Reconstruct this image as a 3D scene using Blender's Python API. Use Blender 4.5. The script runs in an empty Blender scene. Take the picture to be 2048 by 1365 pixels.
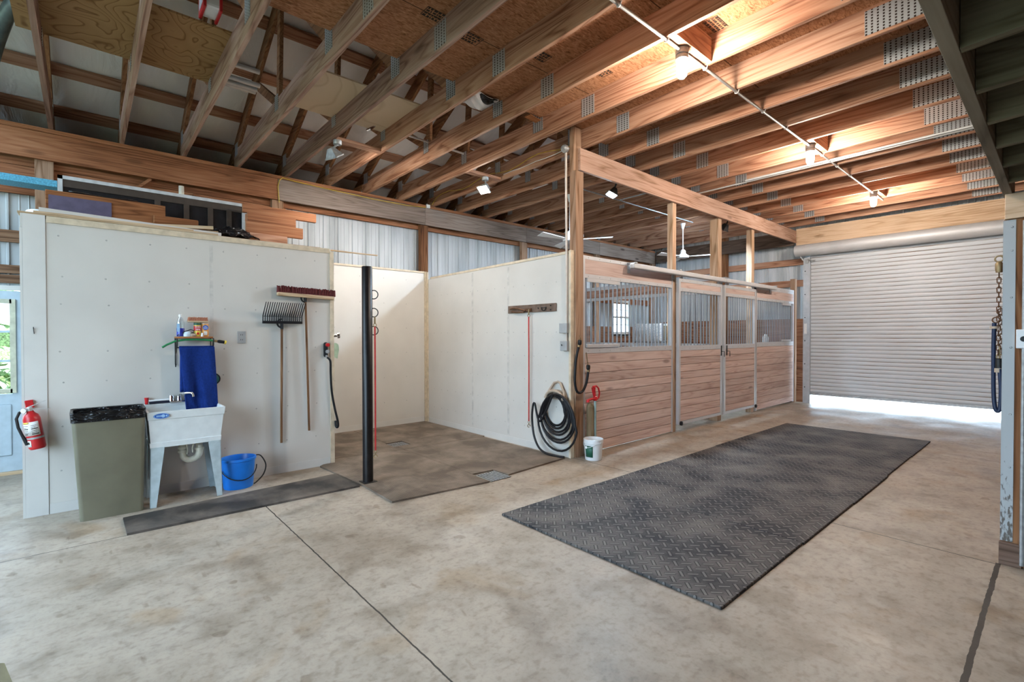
import bpy, bmesh, math, random
from mathutils import Vector, Matrix
random.seed(7)
C = bpy.context.scene.collection
PI = math.pi

# ------------------------------------------------------------------ camera, sky, sun, exposure
EYE = Vector((0.0, 0.0, 1.485))
YAW, PITCH, ROLL, FPX = 0.849525, 0.01253, -0.001473, 970.8
cd = bpy.data.cameras.new('camera'); cam = bpy.data.objects.new('camera', cd); C.objects.link(cam)
cd.sensor_width = 36.0; cd.lens = FPX / 2048 * 36.0; cd.clip_start = 0.02; cd.clip_end = 400
cam.matrix_world = (Matrix.Translation(EYE) @ Matrix.Rotation(YAW, 4, 'Z')
                    @ Matrix.Rotation(PI / 2 - PITCH, 4, 'X') @ Matrix.Rotation(ROLL, 4, 'Z'))
sc = bpy.context.scene; sc.camera = cam
wd = bpy.data.worlds.new('sky'); sc.world = wd; wd.use_nodes = True
bg = wd.node_tree.nodes['Background']
bg.inputs['Color'].default_value = (0.60, 0.80, 1.0, 1); bg.inputs['Strength'].default_value = 7.0
sd = bpy.data.lights.new('sun', 'SUN'); sd.energy = 6.0; sd.angle = 0.02; sd.color = (1, .96, .9)
so = bpy.data.objects.new('sun', sd); C.objects.link(so); so.rotation_euler = (0, math.radians(36), 0)
def portal(loc, rot, sx, sy):
    l = bpy.data.lights.new('daylight_portal', 'AREA'); l.shape = 'RECTANGLE'; l.size = sx; l.size_y = sy
    o = bpy.data.objects.new('daylight_portal', l); C.objects.link(o); o.location = loc; o.rotation_euler = rot
    l.cycles.is_portal = True
portal((-2.1, -3.32, 1.7), (-PI / 2, 0, 0), 4.2, 3.4)          # the open rear doorway, light goes +Y
portal((-5.4, -3.32, 3.6), (-PI / 2, 0, 0), 3.6, 2.8)          # hay door above it, an opening added to brighten the roof lining
portal((-5.1, 11.85, 4.9), (PI / 2, 0, 0), 2.9, 1.4)           # gable opening over the stalls
portal((-7.6, -2.3, 1.3), (0, -PI / 2, 0), 2.6, 2.2)          # open side door, light goes +X
portal((-2.05, 11.9, .1), (PI / 2, 0, 0), 3.1, .2)             # gap under the roll-up door
sc.view_settings.view_transform = 'Standard'; sc.view_settings.look = 'None'
sc.view_settings.exposure = 0.78; sc.view_settings.gamma = 1.0; sc.view_settings.use_curve_mapping = False
sc.cycles.use_denoising = True
sc.cycles.max_bounces = 7; sc.cycles.diffuse_bounces = 4; sc.cycles.glossy_bounces = 2
sc.cycles.transmission_bounces = 2; sc.cycles.transparent_max_bounces = 6
sc.cycles.sample_clamp_indirect = 6.0; sc.cycles.caustics_reflective = False; sc.cycles.caustics_refractive = False

# ------------------------------------------------------------------ mesh helpers
WL = {}                                                          # world location of every linked object
def loc_of(o): return WL.get(o.name, Vector((0, 0, 0))) if o else Vector((0, 0, 0))
class MB:
    def __init__(s): s.bm = bmesh.new()
    def box(s, x0, x1, y0, y1, z0, z1, bev=0):
        m = Matrix.Translation(((x0 + x1) / 2, (y0 + y1) / 2, (z0 + z1) / 2)) @ Matrix.Diagonal((abs(x1 - x0), abs(y1 - y0), abs(z1 - z0), 1))
        r = bmesh.ops.create_cube(s.bm, size=1, matrix=m)
        if bev:
            es = list({e for v in r['verts'] for e in v.link_edges})
            bmesh.ops.bevel(s.bm, geom=es, offset=bev, segments=2, affect='EDGES', profile=.5)
        return s
    def bar(s, p0, p1, w, h, up=(0, 0, 1)):                     # rectangular bar; w across, h along 'up'
        p0, p1, up = Vector(p0), Vector(p1), Vector(up); d = (p1 - p0)
        L = d.length; d.normalize(); a = d.cross(up).normalized(); b = a.cross(d).normalized()
        m = Matrix((a, d, b)).transposed().to_4x4(); m.translation = (p0 + p1) / 2
        bmesh.ops.create_cube(s.bm, size=1, matrix=m @ Matrix.Diagonal((w, L, h, 1))); return s
    def tube(s, pts, r, seg=8, caps=True, closed=False):
        pts = [Vector(p) for p in pts]; n = len(pts); rings = []; pa = None
        for i, p in enumerate(pts):
            if closed: t = pts[(i + 1) % n] - pts[i - 1]
            else: t = pts[min(i + 1, n - 1)] - pts[max(i - 1, 0)]
            t.normalize()
            if pa is None:
                pa = t.orthogonal().normalized()
            else:
                pa = (pa - t * pa.dot(t)); pa = pa.normalized() if pa.length > 1e-6 else t.orthogonal().normalized()
            b = t.cross(pa); rr = r[i] if isinstance(r, (list, tuple)) else r
            rings.append([s.bm.verts.new(p + rr * (math.cos(2 * PI * k / seg) * pa + math.sin(2 * PI * k / seg) * b)) for k in range(seg)])
        for i in range(n if closed else n - 1):
            A, B = rings[i], rings[(i + 1) % n]
            for k in range(seg):
                try: s.bm.faces.new((A[k], A[(k + 1) % seg], B[(k + 1) % seg], B[k]))
                except ValueError: pass
        if caps and not closed:
            s.bm.faces.new(rings[0][::-1]); s.bm.faces.new(rings[-1])
        return s
    def lathe(s, prof, base, axis=(0, 0, 1), seg=20, sx=1, sy=1, capb=True, capt=True):
        ax = Vector(axis).normalized(); q = Vector((0, 0, 1)).rotation_difference(ax).to_matrix(); base = Vector(base); rings = []
        for r, z in prof:
            rings.append([s.bm.verts.new(base + q @ Vector((sx * r * math.cos(2 * PI * k / seg), sy * r * math.sin(2 * PI * k / seg), z))) for k in range(seg)])
        for A, B in zip(rings, rings[1:]):
            for k in range(seg): s.bm.faces.new((A[k], A[(k + 1) % seg], B[(k + 1) % seg], B[k]))
        if capb: s.bm.faces.new(rings[0][::-1])
        if capt: s.bm.faces.new(rings[-1])
        return s
    def prism(s, poly, vec):                                    # polygon of 3-D points swept along vec
        vec = Vector(vec); a = [s.bm.verts.new(Vector(p)) for p in poly]; b = [s.bm.verts.new(Vector(p) + vec) for p in poly]; n = len(a)
        s.bm.faces.new(a[::-1]); s.bm.faces.new(b)
        for i in range(n): s.bm.faces.new((a[i], a[(i + 1) % n], b[(i + 1) % n], b[i]))
        return s
    def ring(s, c, R, r, axis=(0, 0, 1), a0=0, a1=2 * PI, n=20, seg=6, sy=1):
        q = Vector((0, 0, 1)).rotation_difference(Vector(axis).normalized()).to_matrix(); c = Vector(c)
        full = abs(a1 - a0 - 2 * PI) < 1e-4; m = n if full else n + 1
        pts = [c + q @ Vector((R * math.cos(a0 + (a1 - a0) * i / n), sy * R * math.sin(a0 + (a1 - a0) * i / n), 0)) for i in range(m)]
        return s.tube(pts, r, seg, closed=full)
    def grid(s, f, nu, nv, thick=0):
        vs = [[s.bm.verts.new(Vector(f(i / nu, j / nv))) for j in range(nv + 1)] for i in range(nu + 1)]
        for i in range(nu):
            for j in range(nv): s.bm.faces.new((vs[i][j], vs[i + 1][j], vs[i + 1][j + 1], vs[i][j + 1]))
        return s
    def build(s, name, mat, parent=None, smooth=False, solid=0):
        bmesh.ops.recalc_face_normals(s.bm, faces=s.bm.faces)
        if parent is None:
            vs = [v.co for v in s.bm.verts]
            o0 = Vector(((min(v.x for v in vs) + max(v.x for v in vs)) / 2, (min(v.y for v in vs) + max(v.y for v in vs)) / 2, min(v.z for v in vs)))
        else: o0 = loc_of(parent)
        for v in s.bm.verts: v.co -= o0
        me = bpy.data.meshes.new(name); s.bm.to_mesh(me); s.bm.free()
        if smooth:
            for p in me.polygons: p.use_smooth = True
            try: me.set_sharp_from_angle(angle=math.radians(40))
            except Exception: pass
        o = bpy.data.objects.new(name, me); C.objects.link(o); me.materials.append(mat)
        WL[o.name] = o0.copy()
        if parent is None: o.location = o0
        else: o.parent = parent
        if solid:
            md = o.modifiers.new('thickness', 'SOLIDIFY'); md.thickness = solid; md.offset = 0
        return o
def tag(o, label, cat, group=None):
    o['label'] = label; o['category'] = cat
    if group: o['group'] = group
    return o
def thing(name, label, cat, loc, group=None):
    o = bpy.data.objects.new(name, None); C.objects.link(o); o.location = loc; o.empty_display_size = .1
    WL[o.name] = Vector(loc); return tag(o, label, cat, group)
def spline(P, n=6):                                               # Catmull-Rom through the points
    P = [Vector(p) for p in P]; out = []
    for i in range(len(P) - 1):
        a, b, c, d = P[max(i - 1, 0)], P[i], P[i + 1], P[min(i + 2, len(P) - 1)]
        for k in range(n):
            t = k / n; out.append(.5 * ((2 * b) + (c - a) * t + (2 * a - 5 * b + 4 * c - d) * t * t + (3 * b - a - 3 * c + d) * t ** 3))
    return out + [P[-1]]
def struct(o): o['kind'] = 'structure'; return o
def copy_tree(o, parent=None, dloc=None):
    c = o.copy(); C.objects.link(c)
    if parent: c.parent = parent
    if dloc is not None: c.location = o.location + Vector(dloc)
    for ch in list(o.children): copy_tree(ch, c)
    return c
def text(body, size, loc, xdir, updir, mat, parent, depth=.0006, name='lettering', sx=1):
    cu = bpy.data.curves.new(name, 'FONT'); cu.body = body; cu.size = size; cu.align_x = 'CENTER'; cu.align_y = 'CENTER'; cu.extrude = depth
    to = bpy.data.objects.new(name, cu); C.objects.link(to)
    bpy.context.view_layer.update()
    me = bpy.data.meshes.new_from_object(to.evaluated_get(bpy.context.evaluated_depsgraph_get()))
    bpy.data.objects.remove(to)
    x = Vector(xdir).normalized(); u = Vector(updir).normalized(); n = x.cross(u)
    m = Matrix((x * sx, u, n)).transposed().to_4x4(); m.translation = Vector(loc) - loc_of(parent)
    me.transform(m); me.materials.clear(); me.materials.append(mat)
    o = bpy.data.objects.new(name, me); C.objects.link(o); o.parent = parent; WL[o.name] = loc_of(parent).copy(); return o

# ------------------------------------------------------------------ materials
def nodes(name):
    m = bpy.data.materials.new(name); m.use_nodes = True; nt = m.node_tree
    return m, nt, nt.nodes['Principled BSDF']
def N(nt, t, **k):
    n = nt.nodes.new(t)
    for a, v in k.items():
        if a.startswith('i_'): n.inputs[a[2:].replace('_', ' ')].default_value = v
        else: setattr(n, a, v)
    return n
def ramp(nt, fac, stops):
    r = N(nt, 'ShaderNodeValToRGB'); e = r.color_ramp.elements
    while len(e) < len(stops): e.new(.5)
    for q, (p, c) in zip(e, stops): q.position = p; q.color = (*c, 1)
    nt.links.new(fac, r.inputs[0]); return r.outputs[0]
def coords(nt, scale, rnd=0):
    tc = N(nt, 'ShaderNodeTexCoord'); mp = N(nt, 'ShaderNodeMapping'); mp.inputs['Scale'].default_value = scale
    src = tc.outputs['Object']
    if rnd:
        oi = N(nt, 'ShaderNodeObjectInfo'); vm = N(nt, 'ShaderNodeVectorMath', operation='SCALE'); vm.inputs[0].default_value = (rnd, rnd * .7, rnd * 1.3)
        nt.links.new(oi.outputs['Random'], vm.inputs['Scale']); va = N(nt, 'ShaderNodeVectorMath', operation='ADD')
        nt.links.new(src, va.inputs[0]); nt.links.new(vm.outputs[0], va.inputs[1]); src = va.outputs[0]
    nt.links.new(src, mp.inputs['Vector']); return mp.outputs[0]
def mix(nt, a, b, fac, mode='MIX'):
    m = N(nt, 'ShaderNodeMix', data_type='RGBA', blend_type=mode)
    for sock, v in ((m.inputs[6], a), (m.inputs[7], b), (m.inputs[0], fac)):
        if hasattr(v, 'is_linked') or hasattr(v, 'node'): nt.links.new(v, sock)
        elif isinstance(v, (int, float)): sock.default_value = v
        else: sock.default_value = (*v, 1)
    return m.outputs[2]
def bump(nt, bs, h, dist=.01, st=.5):
    b = N(nt, 'ShaderNodeBump'); b.inputs['Strength'].default_value = st; b.inputs['Distance'].default_value = dist
    nt.links.new(h, b.inputs['Height']); nt.links.new(b.outputs[0], bs.inputs['Normal'])
def plain(name, col, rough=.55, metal=0, var=.12, sc_=14, bmp=0, spec=.4, trans=None):
    m, nt, b = nodes(name); b.inputs['Roughness'].default_value = rough; b.inputs['Metallic'].default_value = metal
    b.inputs['Specular IOR Level'].default_value = spec
    n = N(nt, 'ShaderNodeTexNoise'); n.inputs['Scale'].default_value = sc_; n.inputs['Detail'].default_value = 4
    nt.links.new(coords(nt, (1, 1, 1)), n.inputs['Vector'])
    d = tuple(max(0, c * (1 - var * 2)) for c in col); l = tuple(min(1, c * (1 + var)) for c in col)
    nt.links.new(ramp(nt, n.outputs[0], [(.3, d), (.6, col), (.8, l)]), b.inputs['Base Color'])
    if bmp: bump(nt, b, n.outputs[0], .005, bmp)
    return m
def wood(name, dark, mid, light, axis, rough=.75, ring=.3, knots=.5):
    m, nt, b = nodes(name); b.inputs['Roughness'].default_value = rough; b.inputs['Specular IOR Level'].default_value = .2
    L = nt.links.new
    s = [6.0, 6.0, 6.0]; s[axis] = .42
    v = coords(nt, tuple(s), 17)
    n = N(nt, 'ShaderNodeTexNoise'); n.inputs['Scale'].default_value = .8; n.inputs['Detail'].default_value = 1.6; n.inputs['Distortion'].default_value = .25; L(v, n.inputs['Vector'])
    mu = N(nt, 'ShaderNodeMath', operation='MULTIPLY'); L(n.outputs[0], mu.inputs[0]); mu.inputs[1].default_value = 13
    fr = N(nt, 'ShaderNodeMath', operation='FRACT'); L(mu.outputs[0], fr.inputs[0])
    rg = ramp(nt, fr.outputs[0], [(0, (.55,) * 3), (.55, (1,) * 3), (.86, (0, 0, 0)), (1, (.55,) * 3)])
    s2 = [75.0] * 3; s2[axis] = 2.2
    f = N(nt, 'ShaderNodeTexNoise'); f.inputs['Scale'].default_value = 1; f.inputs['Detail'].default_value = 3; L(coords(nt, tuple(s2), 5), f.inputs['Vector'])
    s3 = [3.0] * 3; s3[axis] = .8
    g = N(nt, 'ShaderNodeTexNoise'); g.inputs['Scale'].default_value = 1; g.inputs['Detail'].default_value = 4; L(coords(nt, tuple(s3), 9), g.inputs['Vector'])
    a2 = N(nt, 'ShaderNodeMath', operation='MULTIPLY_ADD'); L(f.outputs[0], a2.inputs[0]); a2.inputs[1].default_value = .45
    g2 = N(nt, 'ShaderNodeMath', operation='MULTIPLY'); L(g.outputs[0], g2.inputs[0]); g2.inputs[1].default_value = .55; L(g2.outputs[0], a2.inputs[2])
    a = N(nt, 'ShaderNodeMath', operation='MULTIPLY_ADD'); L(rg, a.inputs[0]); a.inputs[1].default_value = ring; L(a2.outputs[0], a.inputs[2])
    col = ramp(nt, a.outputs[0], [(.42, dark), (.50 + ring * .5, mid), (.66 + ring * .75, light)])
    if knots:
        s4 = [7.0] * 3; s4[axis] = 2.1
        vo = N(nt, 'ShaderNodeTexVoronoi'); vo.inputs['Scale'].default_value = .55; L(coords(nt, tuple(s4), 23), vo.inputs['Vector'])
        k = ramp(nt, vo.outputs['Distance'], [(.07, (knots,) * 3), (.14, (0, 0, 0))])
        col = mix(nt, col, tuple(q * .5 for q in dark), k)
    oi = N(nt, 'ShaderNodeObjectInfo'); mr = N(nt, 'ShaderNodeMapRange'); mr.inputs['To Min'].default_value = .84; mr.inputs['To Max'].default_value = 1.14
    L(oi.outputs['Random'], mr.inputs[0])
    hs = N(nt, 'ShaderNodeHueSaturation'); L(col, hs.inputs['Color']); L(mr.outputs[0], hs.inputs['Value'])
    L(hs.outputs[0], b.inputs['Base Color']); bump(nt, b, f.outputs[0], .004, .35)
    return m
FIR = ((.17, .07, .037), (.335, .172, .105), (.46, .275, .185))
FIRX, FIRY, FIRZ = [wood('fir_framing', *FIR, ax) for ax in (0, 1, 2)]
GREYX = wood('weathered_chord', (.16, .082, .058), (.29, .172, .128), (.40, .27, .215), 0)
ORANGE = wood('orange_fir_beam', (.13, .048, .020), (.255, .105, .048), (.35, .165, .085), 1, ring=.12)
GREYY = wood('grey_weathered_beam', (.15, .11, .085), (.25, .19, .155), (.34, .275, .235), 1, ring=.14, knots=.9)
DARKW = wood('dark_rough_beam', (.06, .04, .028), (.12, .08, .058), (.18, .13, .10), 0)
HEADY = wood('pale_fir_header', (.26, .145, .085), (.47, .29, .21), (.58, .40, .31), 1, ring=.16)
HEADX = wood('pale_pine_header', (.36, .23, .13), (.55, .39, .26), (.64, .49, .35), 0, ring=.15)
POSTZ = wood('treated_post', (.15, .078, .034), (.29, .175, .11), (.41, .27, .18), 2)
PALEZ = wood('pale_post', (.27, .16, .08), (.43, .285, .185), (.55, .40, .28), 2)
BROWNZ = wood('brown_post', (.07, .026, .01), (.16, .066, .026), (.25, .12, .055), 2)
STALLY = wood('stall_boards', (.40, .275, .235), (.53, .40, .35), (.62, .495, .445), 1, ring=.2, knots=.7)
STALLX = wood('partition_boards', (.18, .10, .07), (.31, .18, .13), (.42, .27, .2), 0)
KICK = wood('kick_boards', (.10, .04, .02), (.22, .10, .055), (.32, .17, .10), 0)
KICKY = wood('kick_boards_side', (.10, .04, .02), (.22, .10, .055), (.32, .17, .10), 1)
OAK = wood('oak_cabinet', (.13, .046, .015), (.26, .10, .036), (.37, .165, .068), 1)
TANY = wood('tan_moulding', (.34, .22, .12), (.50, .36, .22), (.60, .46, .31), 1)
HANDLE = wood('handle_ash', (.09, .04, .016), (.17, .08, .035), (.25, .13, .065), 2)
LOFTX = wood('loft_joist_wood', (.10, .085, .055), (.17, .15, .105), (.24, .215, .16), 0)
LOFTY = wood('loft_rim_wood', (.15, .125, .095), (.25, .215, .17), (.34, .30, .245), 1)
RAFT = wood('rafter_fir', (.11, .045, .018), (.22, .10, .045), (.32, .165, .08), 0)
def osb():
    m, nt, b = nodes('strand_board'); b.inputs['Roughness'].default_value = .8; b.inputs['Specular IOR Level'].default_value = .15
    n = N(nt, 'ShaderNodeTexNoise'); n.inputs['Scale'].default_value = 1; n.inputs['Detail'].default_value = 5; n.inputs['Distortion'].default_value = 1.5
    nt.links.new(coords(nt, (55, 14, 30)), n.inputs['Vector'])
    n2 = N(nt, 'ShaderNodeTexNoise'); n2.inputs['Scale'].default_value = 1.3; n2.inputs['Detail'].default_value = 3; nt.links.new(coords(nt, (1, 1, 1)), n2.inputs['Vector'])
    c1 = ramp(nt, n.outputs[0], [(.28, (.16, .07, .028)), (.5, (.37, .18, .095)), (.66, (.47, .25, .14)), (.78, (.62, .40, .23))])
    c2 = ramp(nt, n2.outputs[0], [(.3, (.8, .78, .75)), (.7, (1.1, 1.08, 1.05))])
    c = mix(nt, c1, c2, 1.0, 'MULTIPLY')
    # sheet joints every 1.22 m across, and every 2.44 m along
    tc = N(nt, 'ShaderNodeTexCoord'); sp = N(nt, 'ShaderNodeSeparateXYZ'); nt.links.new(tc.outputs['Object'], sp.inputs[0])
    pm = N(nt, 'ShaderNodeMath', operation='PINGPONG'); nt.links.new(sp.outputs[0], pm.inputs[0]); pm.inputs[1].default_value = .61
    lt = N(nt, 'ShaderNodeMath', operation='LESS_THAN'); nt.links.new(pm.outputs[0], lt.inputs[0]); lt.inputs[1].default_value = .004
    c = mix(nt, c, (.06, .03, .015), lt.outputs[0])
    nt.links.new(c, b.inputs['Base Color']); return m
OSB = osb()
def plywood(name, cols, sc_=(2.0, 2.0, 2.0)):
    m, nt, b = nodes(name); b.inputs['Roughness'].default_value = .7; b.inputs['Specular IOR Level'].default_value = .2
    v = coords(nt, sc_)
    n = N(nt, 'ShaderNodeTexNoise'); n.inputs['Scale'].default_value = 1.1; n.inputs['Detail'].default_value = 1.5; n.inputs['Distortion'].default_value = .4; nt.links.new(v, n.inputs['Vector'])
    mu = N(nt, 'ShaderNodeMath', operation='MULTIPLY'); nt.links.new(n.outputs[0], mu.inputs[0]); mu.inputs[1].default_value = 16
    fr = N(nt, 'ShaderNodeMath', operation='FRACT'); nt.links.new(mu.outputs[0], fr.inputs[0])
    nt.links.new(ramp(nt, fr.outputs[0], [(0, cols[1]), (.75, cols[2]), (.88, cols[0]), (1, cols[1])]), b.inputs['Base Color']); return m
PLY = plywood('figured_plywood', ((.17, .085, .03), (.30, .175, .075), (.34, .205, .09)))
PLYW = plywood('pale_plywood', ((.50, .40, .27), (.58, .48, .34), (.60, .50, .36)), (.5, .5, .5))
def concrete():
    m, nt, b = nodes('stained_concrete'); b.inputs['Specular IOR Level'].default_value = .3
    v = coords(nt, (1, 1, 1))
    def nz(s, d=6, dist=0.0, vec=None):
        n = N(nt, 'ShaderNodeTexNoise'); n.inputs['Scale'].default_value = s; n.inputs['Detail'].default_value = d; n.inputs['Distortion'].default_value = dist
        nt.links.new(vec or v, n.inputs['Vector']); return n.outputs[0]
    base = ramp(nt, nz(.8, 7, .6), [(.3, (.27, .222, .172)), (.48, (.33, .28, .225)), (.62, (.37, .32, .262)), (.75, (.40, .355, .30))])
    st = ramp(nt, nz(3.2, 9, .3), [(.34, (.62, .58, .53)), (.48, (1, 1, 1)), (.66, (1.05, 1.05, 1.04))])
    c = mix(nt, base, st, .7, 'MULTIPLY')
    rs = ramp(nt, nz(1.9, 8, .5), [(.56, (1, 1, 1)), (.68, (.86, .76, .64))])
    c = mix(nt, c, rs, .8, 'MULTIPLY')
    dr = ramp(nt, nz(9, 4, .2, coords(nt, (.55, 1.5, 1))), [(.66, (1, 1, 1)), (.74, (.66, .62, .58))])
    c = mix(nt, c, dr, .8, 'MULTIPLY')
    fi = ramp(nt, nz(7, 9, .2, coords(nt, (1, .8, 1))), [(.32, (.70, .68, .65)), (.5, (1, 1, 1)), (.68, (1.12, 1.11, 1.1))]); c = mix(nt, c, fi, .45, 'MULTIPLY')
    f2 = ramp(nt, nz(26, 8, .1, coords(nt, (1, .7, 1))), [(.34, (.66, .63, .6)), (.48, (1, 1, 1)), (.7, (1.08, 1.08, 1.07))]); c = mix(nt, c, f2, .55, 'MULTIPLY')
    f3 = ramp(nt, nz(5, 2, 0), [(.70, (1, 1, 1)), (.725, (.62, .58, .53))]); c = mix(nt, c, f3, .7, 'MULTIPLY')
    sp = ramp(nt, nz(55, 3), [(.3, (.82, .8, .78)), (.5, (1, 1, 1))]); c = mix(nt, c, sp, .6, 'MULTIPLY')
    # saw-cut joints
    tc = N(nt, 'ShaderNodeTexCoord'); se = N(nt, 'ShaderNodeSeparateXYZ'); nt.links.new(tc.outputs['Object'], se.inputs[0])
    def M_(op, a, b_=None, c_=None):
        n = N(nt, 'ShaderNodeMath', operation=op)
        for i, q in enumerate((a, b_, c_)):
            if q is None: continue
            if isinstance(q, (int, float)): n.inputs[i].default_value = q
            else: nt.links.new(q, n.inputs[i])
        return n.outputs[0]
    wob = M_('MULTIPLY', M_('SUBTRACT', nz(14, 3), .5), .012)
    def line(ax, at, w, lo=None, hi=None):
        d = M_('ABSOLUTE', M_('SUBTRACT', M_('ADD', se.outputs[ax], wob), at)); r = M_('LESS_THAN', d, w)
        o = se.outputs[1 - ax]
        if lo is not None: r = M_('MULTIPLY', r, M_('GREATER_THAN', o, lo))
        if hi is not None: r = M_('MULTIPLY', r, M_('LESS_THAN', o, hi))
        return r
    ls = [line(0, -4.58, .004, None, 4.4), line(1, 1.165, .0045, -4.6, -.27), line(1, 4.405, .005, -4.6, -.27), line(1, 7.6, .004, -3.9, -.27), line(1, -2.1, .004), line(0, -.27, .012, None, 4.43)]
    t = ls[0]
    for q in ls[1:]: t = M_('MAXIMUM', t, q)
    c = mix(nt, c, (.035, .03, .024), t)
    nt.links.new(c, b.inputs['Base Color'])
    nt.links.new(ramp(nt, nz(1.6, 4), [(.3, (.36,) * 3), (.7, (.62,) * 3)]), b.inputs['Roughness'])
    h = M_('SUBTRACT', M_('MULTIPLY', nz(30, 4), .25), t); bump(nt, b, h, .006, .35)
    return m
CONC = concrete()
def rubber(name, dark, dust, pattern, amt=.5):
    m, nt, b = nodes(name); b.inputs['Roughness'].default_value = .6; b.inputs['Specular IOR Level'].default_value = .22
    v = coords(nt, (1, 1, 1))
    n = N(nt, 'ShaderNodeTexNoise'); n.inputs['Scale'].default_value = 2.4; n.inputs['Detail'].default_value = 11; n.inputs['Roughness'].default_value = .62; n.inputs['Distortion'].default_value = .3
    va = N(nt, 'ShaderNodeVectorMath', operation='ADD'); oi = N(nt, 'ShaderNodeObjectInfo'); nt.links.new(oi.outputs['Location'], va.inputs[1]); nt.links.new(v, va.inputs[0])
    nt.links.new(va.outputs[0], n.inputs['Vector'])
    f = ramp(nt, n.outputs[0], [(.40, (0, 0, 0)), (.66, (amt,) * 3)])
    c = mix(nt, dark, dust, f)
    tc = N(nt, 'ShaderNodeTexCoord'); se = N(nt, 'ShaderNodeSeparateXYZ')
    def M_(op, a, b_=None):
        q = N(nt, 'ShaderNodeMath', operation=op)
        for i, z in enumerate((a, b_)):
            if z is None: continue
            if isinstance(z, (int, float)): q.inputs[i].default_value = z
            else: nt.links.new(z, q.inputs[i])
        return q.outputs[0]
    if pattern == 'tread':                                       # raised bars, turned by a quarter from cell to cell
        mp = N(nt, 'ShaderNodeMapping'); mp.inputs['Rotation'].default_value = (0, 0, math.radians(45)); mp.inputs['Scale'].default_value = (14.5, 14.5, 14.5)
        nt.links.new(tc.outputs['Object'], mp.inputs[0]); nt.links.new(mp.outputs[0], se.inputs[0])
        u, w = se.outputs[0], se.outputs[1]
        par = M_('MODULO', M_('ADD', M_('FLOOR', u), M_('FLOOR', w)), 2); par = M_('GREATER_THAN', M_('ABSOLUTE', par), .5)
        fu = M_('ABSOLUTE', M_('SUBTRACT', M_('FRACT', u), .5)); fw = M_('ABSOLUTE', M_('SUBTRACT', M_('FRACT', w), .5))
        A = M_('MULTIPLY', M_('LESS_THAN', fu, .47), M_('LESS_THAN', fw, .11)); B = M_('MULTIPLY', M_('LESS_THAN', fw, .47), M_('LESS_THAN', fu, .11))
        bar = M_('ADD', M_('MULTIPLY', A, par), M_('MULTIPLY', B, M_('SUBTRACT', 1.0, par)))
        A2 = M_('MULTIPLY', M_('LESS_THAN', fu, .49), M_('LESS_THAN', fw, .2)); B2 = M_('MULTIPLY', M_('LESS_THAN', fw, .49), M_('LESS_THAN', fu, .2))
        halo = M_('ADD', M_('MULTIPLY', A2, par), M_('MULTIPLY', B2, M_('SUBTRACT', 1.0, par)))
        c = mix(nt, c, (.003, .003, .004), M_('MULTIPLY', M_('SUBTRACT', halo, bar), .8))
        c = mix(nt, c, (.20, .19, .18), M_('MULTIPLY', bar, .5))
        bump(nt, b, bar, .006, .9)
    elif pattern == 'ribs':
        nt.links.new(tc.outputs['Object'], se.inputs[0])
        s1 = M_('SINE', M_('MULTIPLY', se.outputs[0], 210)); s2 = M_('SINE', M_('MULTIPLY', se.outputs[1], 210)); bump(nt, b, M_('MAXIMUM', s1, s2), .002, .35)
    else: bump(nt, b, n.outputs[0], .01, .3)
    nt.links.new(c, b.inputs['Base Color']); return m
MAT_T = rubber('tread_rubber', (.016, .017, .021), (.19, .17, .15), 'tread', .62)
MAT_W = rubber('wash_rubber', (.10, .077, .058), (.235, .19, .148), 'ribs', .95)
MAT_R = rubber('runner_rubber', (.032, .03, .028), (.155, .13, .11), 'plain', .9)
EDGE = plain('rubber_edge', (.02, .02, .022), .6)
def panel(name, col, screws=True):                               # white plastic-faced panel with a grid of fasteners and light dirt
    m, nt, b = nodes(name); b.inputs['Roughness'].default_value = .42; b.inputs['Specular IOR Level'].default_value = .35
    v = coords(nt, (1, 1, 1)); n = N(nt, 'ShaderNodeTexNoise'); n.inputs['Scale'].default_value = 1.5; n.inputs['Detail'].default_value = 6; nt.links.new(v, n.inputs['Vector'])
    c = ramp(nt, n.outputs[0], [(.3, tuple(q * .92 for q in col)), (.55, col), (.75, tuple(min(1, q * 1.04) for q in col))])
    g = N(nt, 'ShaderNodeTexNoise'); g.inputs['Scale'].default_value = 34; g.inputs['Detail'].default_value = 2; nt.links.new(v, g.inputs['Vector'])
    c = mix(nt, c, ramp(nt, g.outputs[0], [(.76, (1, 1, 1)), (.80, (.6, .56, .5))]), .5, 'MULTIPLY')
    nt.links.new(c, b.inputs['Base Color']); bump(nt, b, n.outputs[0], .02, .12); return m
WHITE = panel('white_wall_panel', (.58, .555, .51))
SCREW = plain('panel_fastener', (.42, .405, .375), .5)
TRIMC = plain('cream_trim', (.62, .52, .38), .6)
WTRIM = plain('white_trim', (.59, .575, .54), .5, 0, .03, 5)
def siding():
    m, nt, b = nodes('white_steel_siding'); b.inputs['Roughness'].default_value = .45; b.inputs['Specular IOR Level'].default_value = .35
    n = N(nt, 'ShaderNodeTexNoise'); n.inputs['Scale'].default_value = 1.0; n.inputs['Detail'].default_value = 5; nt.links.new(coords(nt, (6, 6, .6)), n.inputs['Vector'])
    nt.links.new(ramp(nt, n.outputs[0], [(.3, (.30, .32, .325)), (.5, (.43, .455, .465)), (.7, (.51, .535, .55))]), b.inputs['Base Color']); return m
SIDING = siding()
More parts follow.
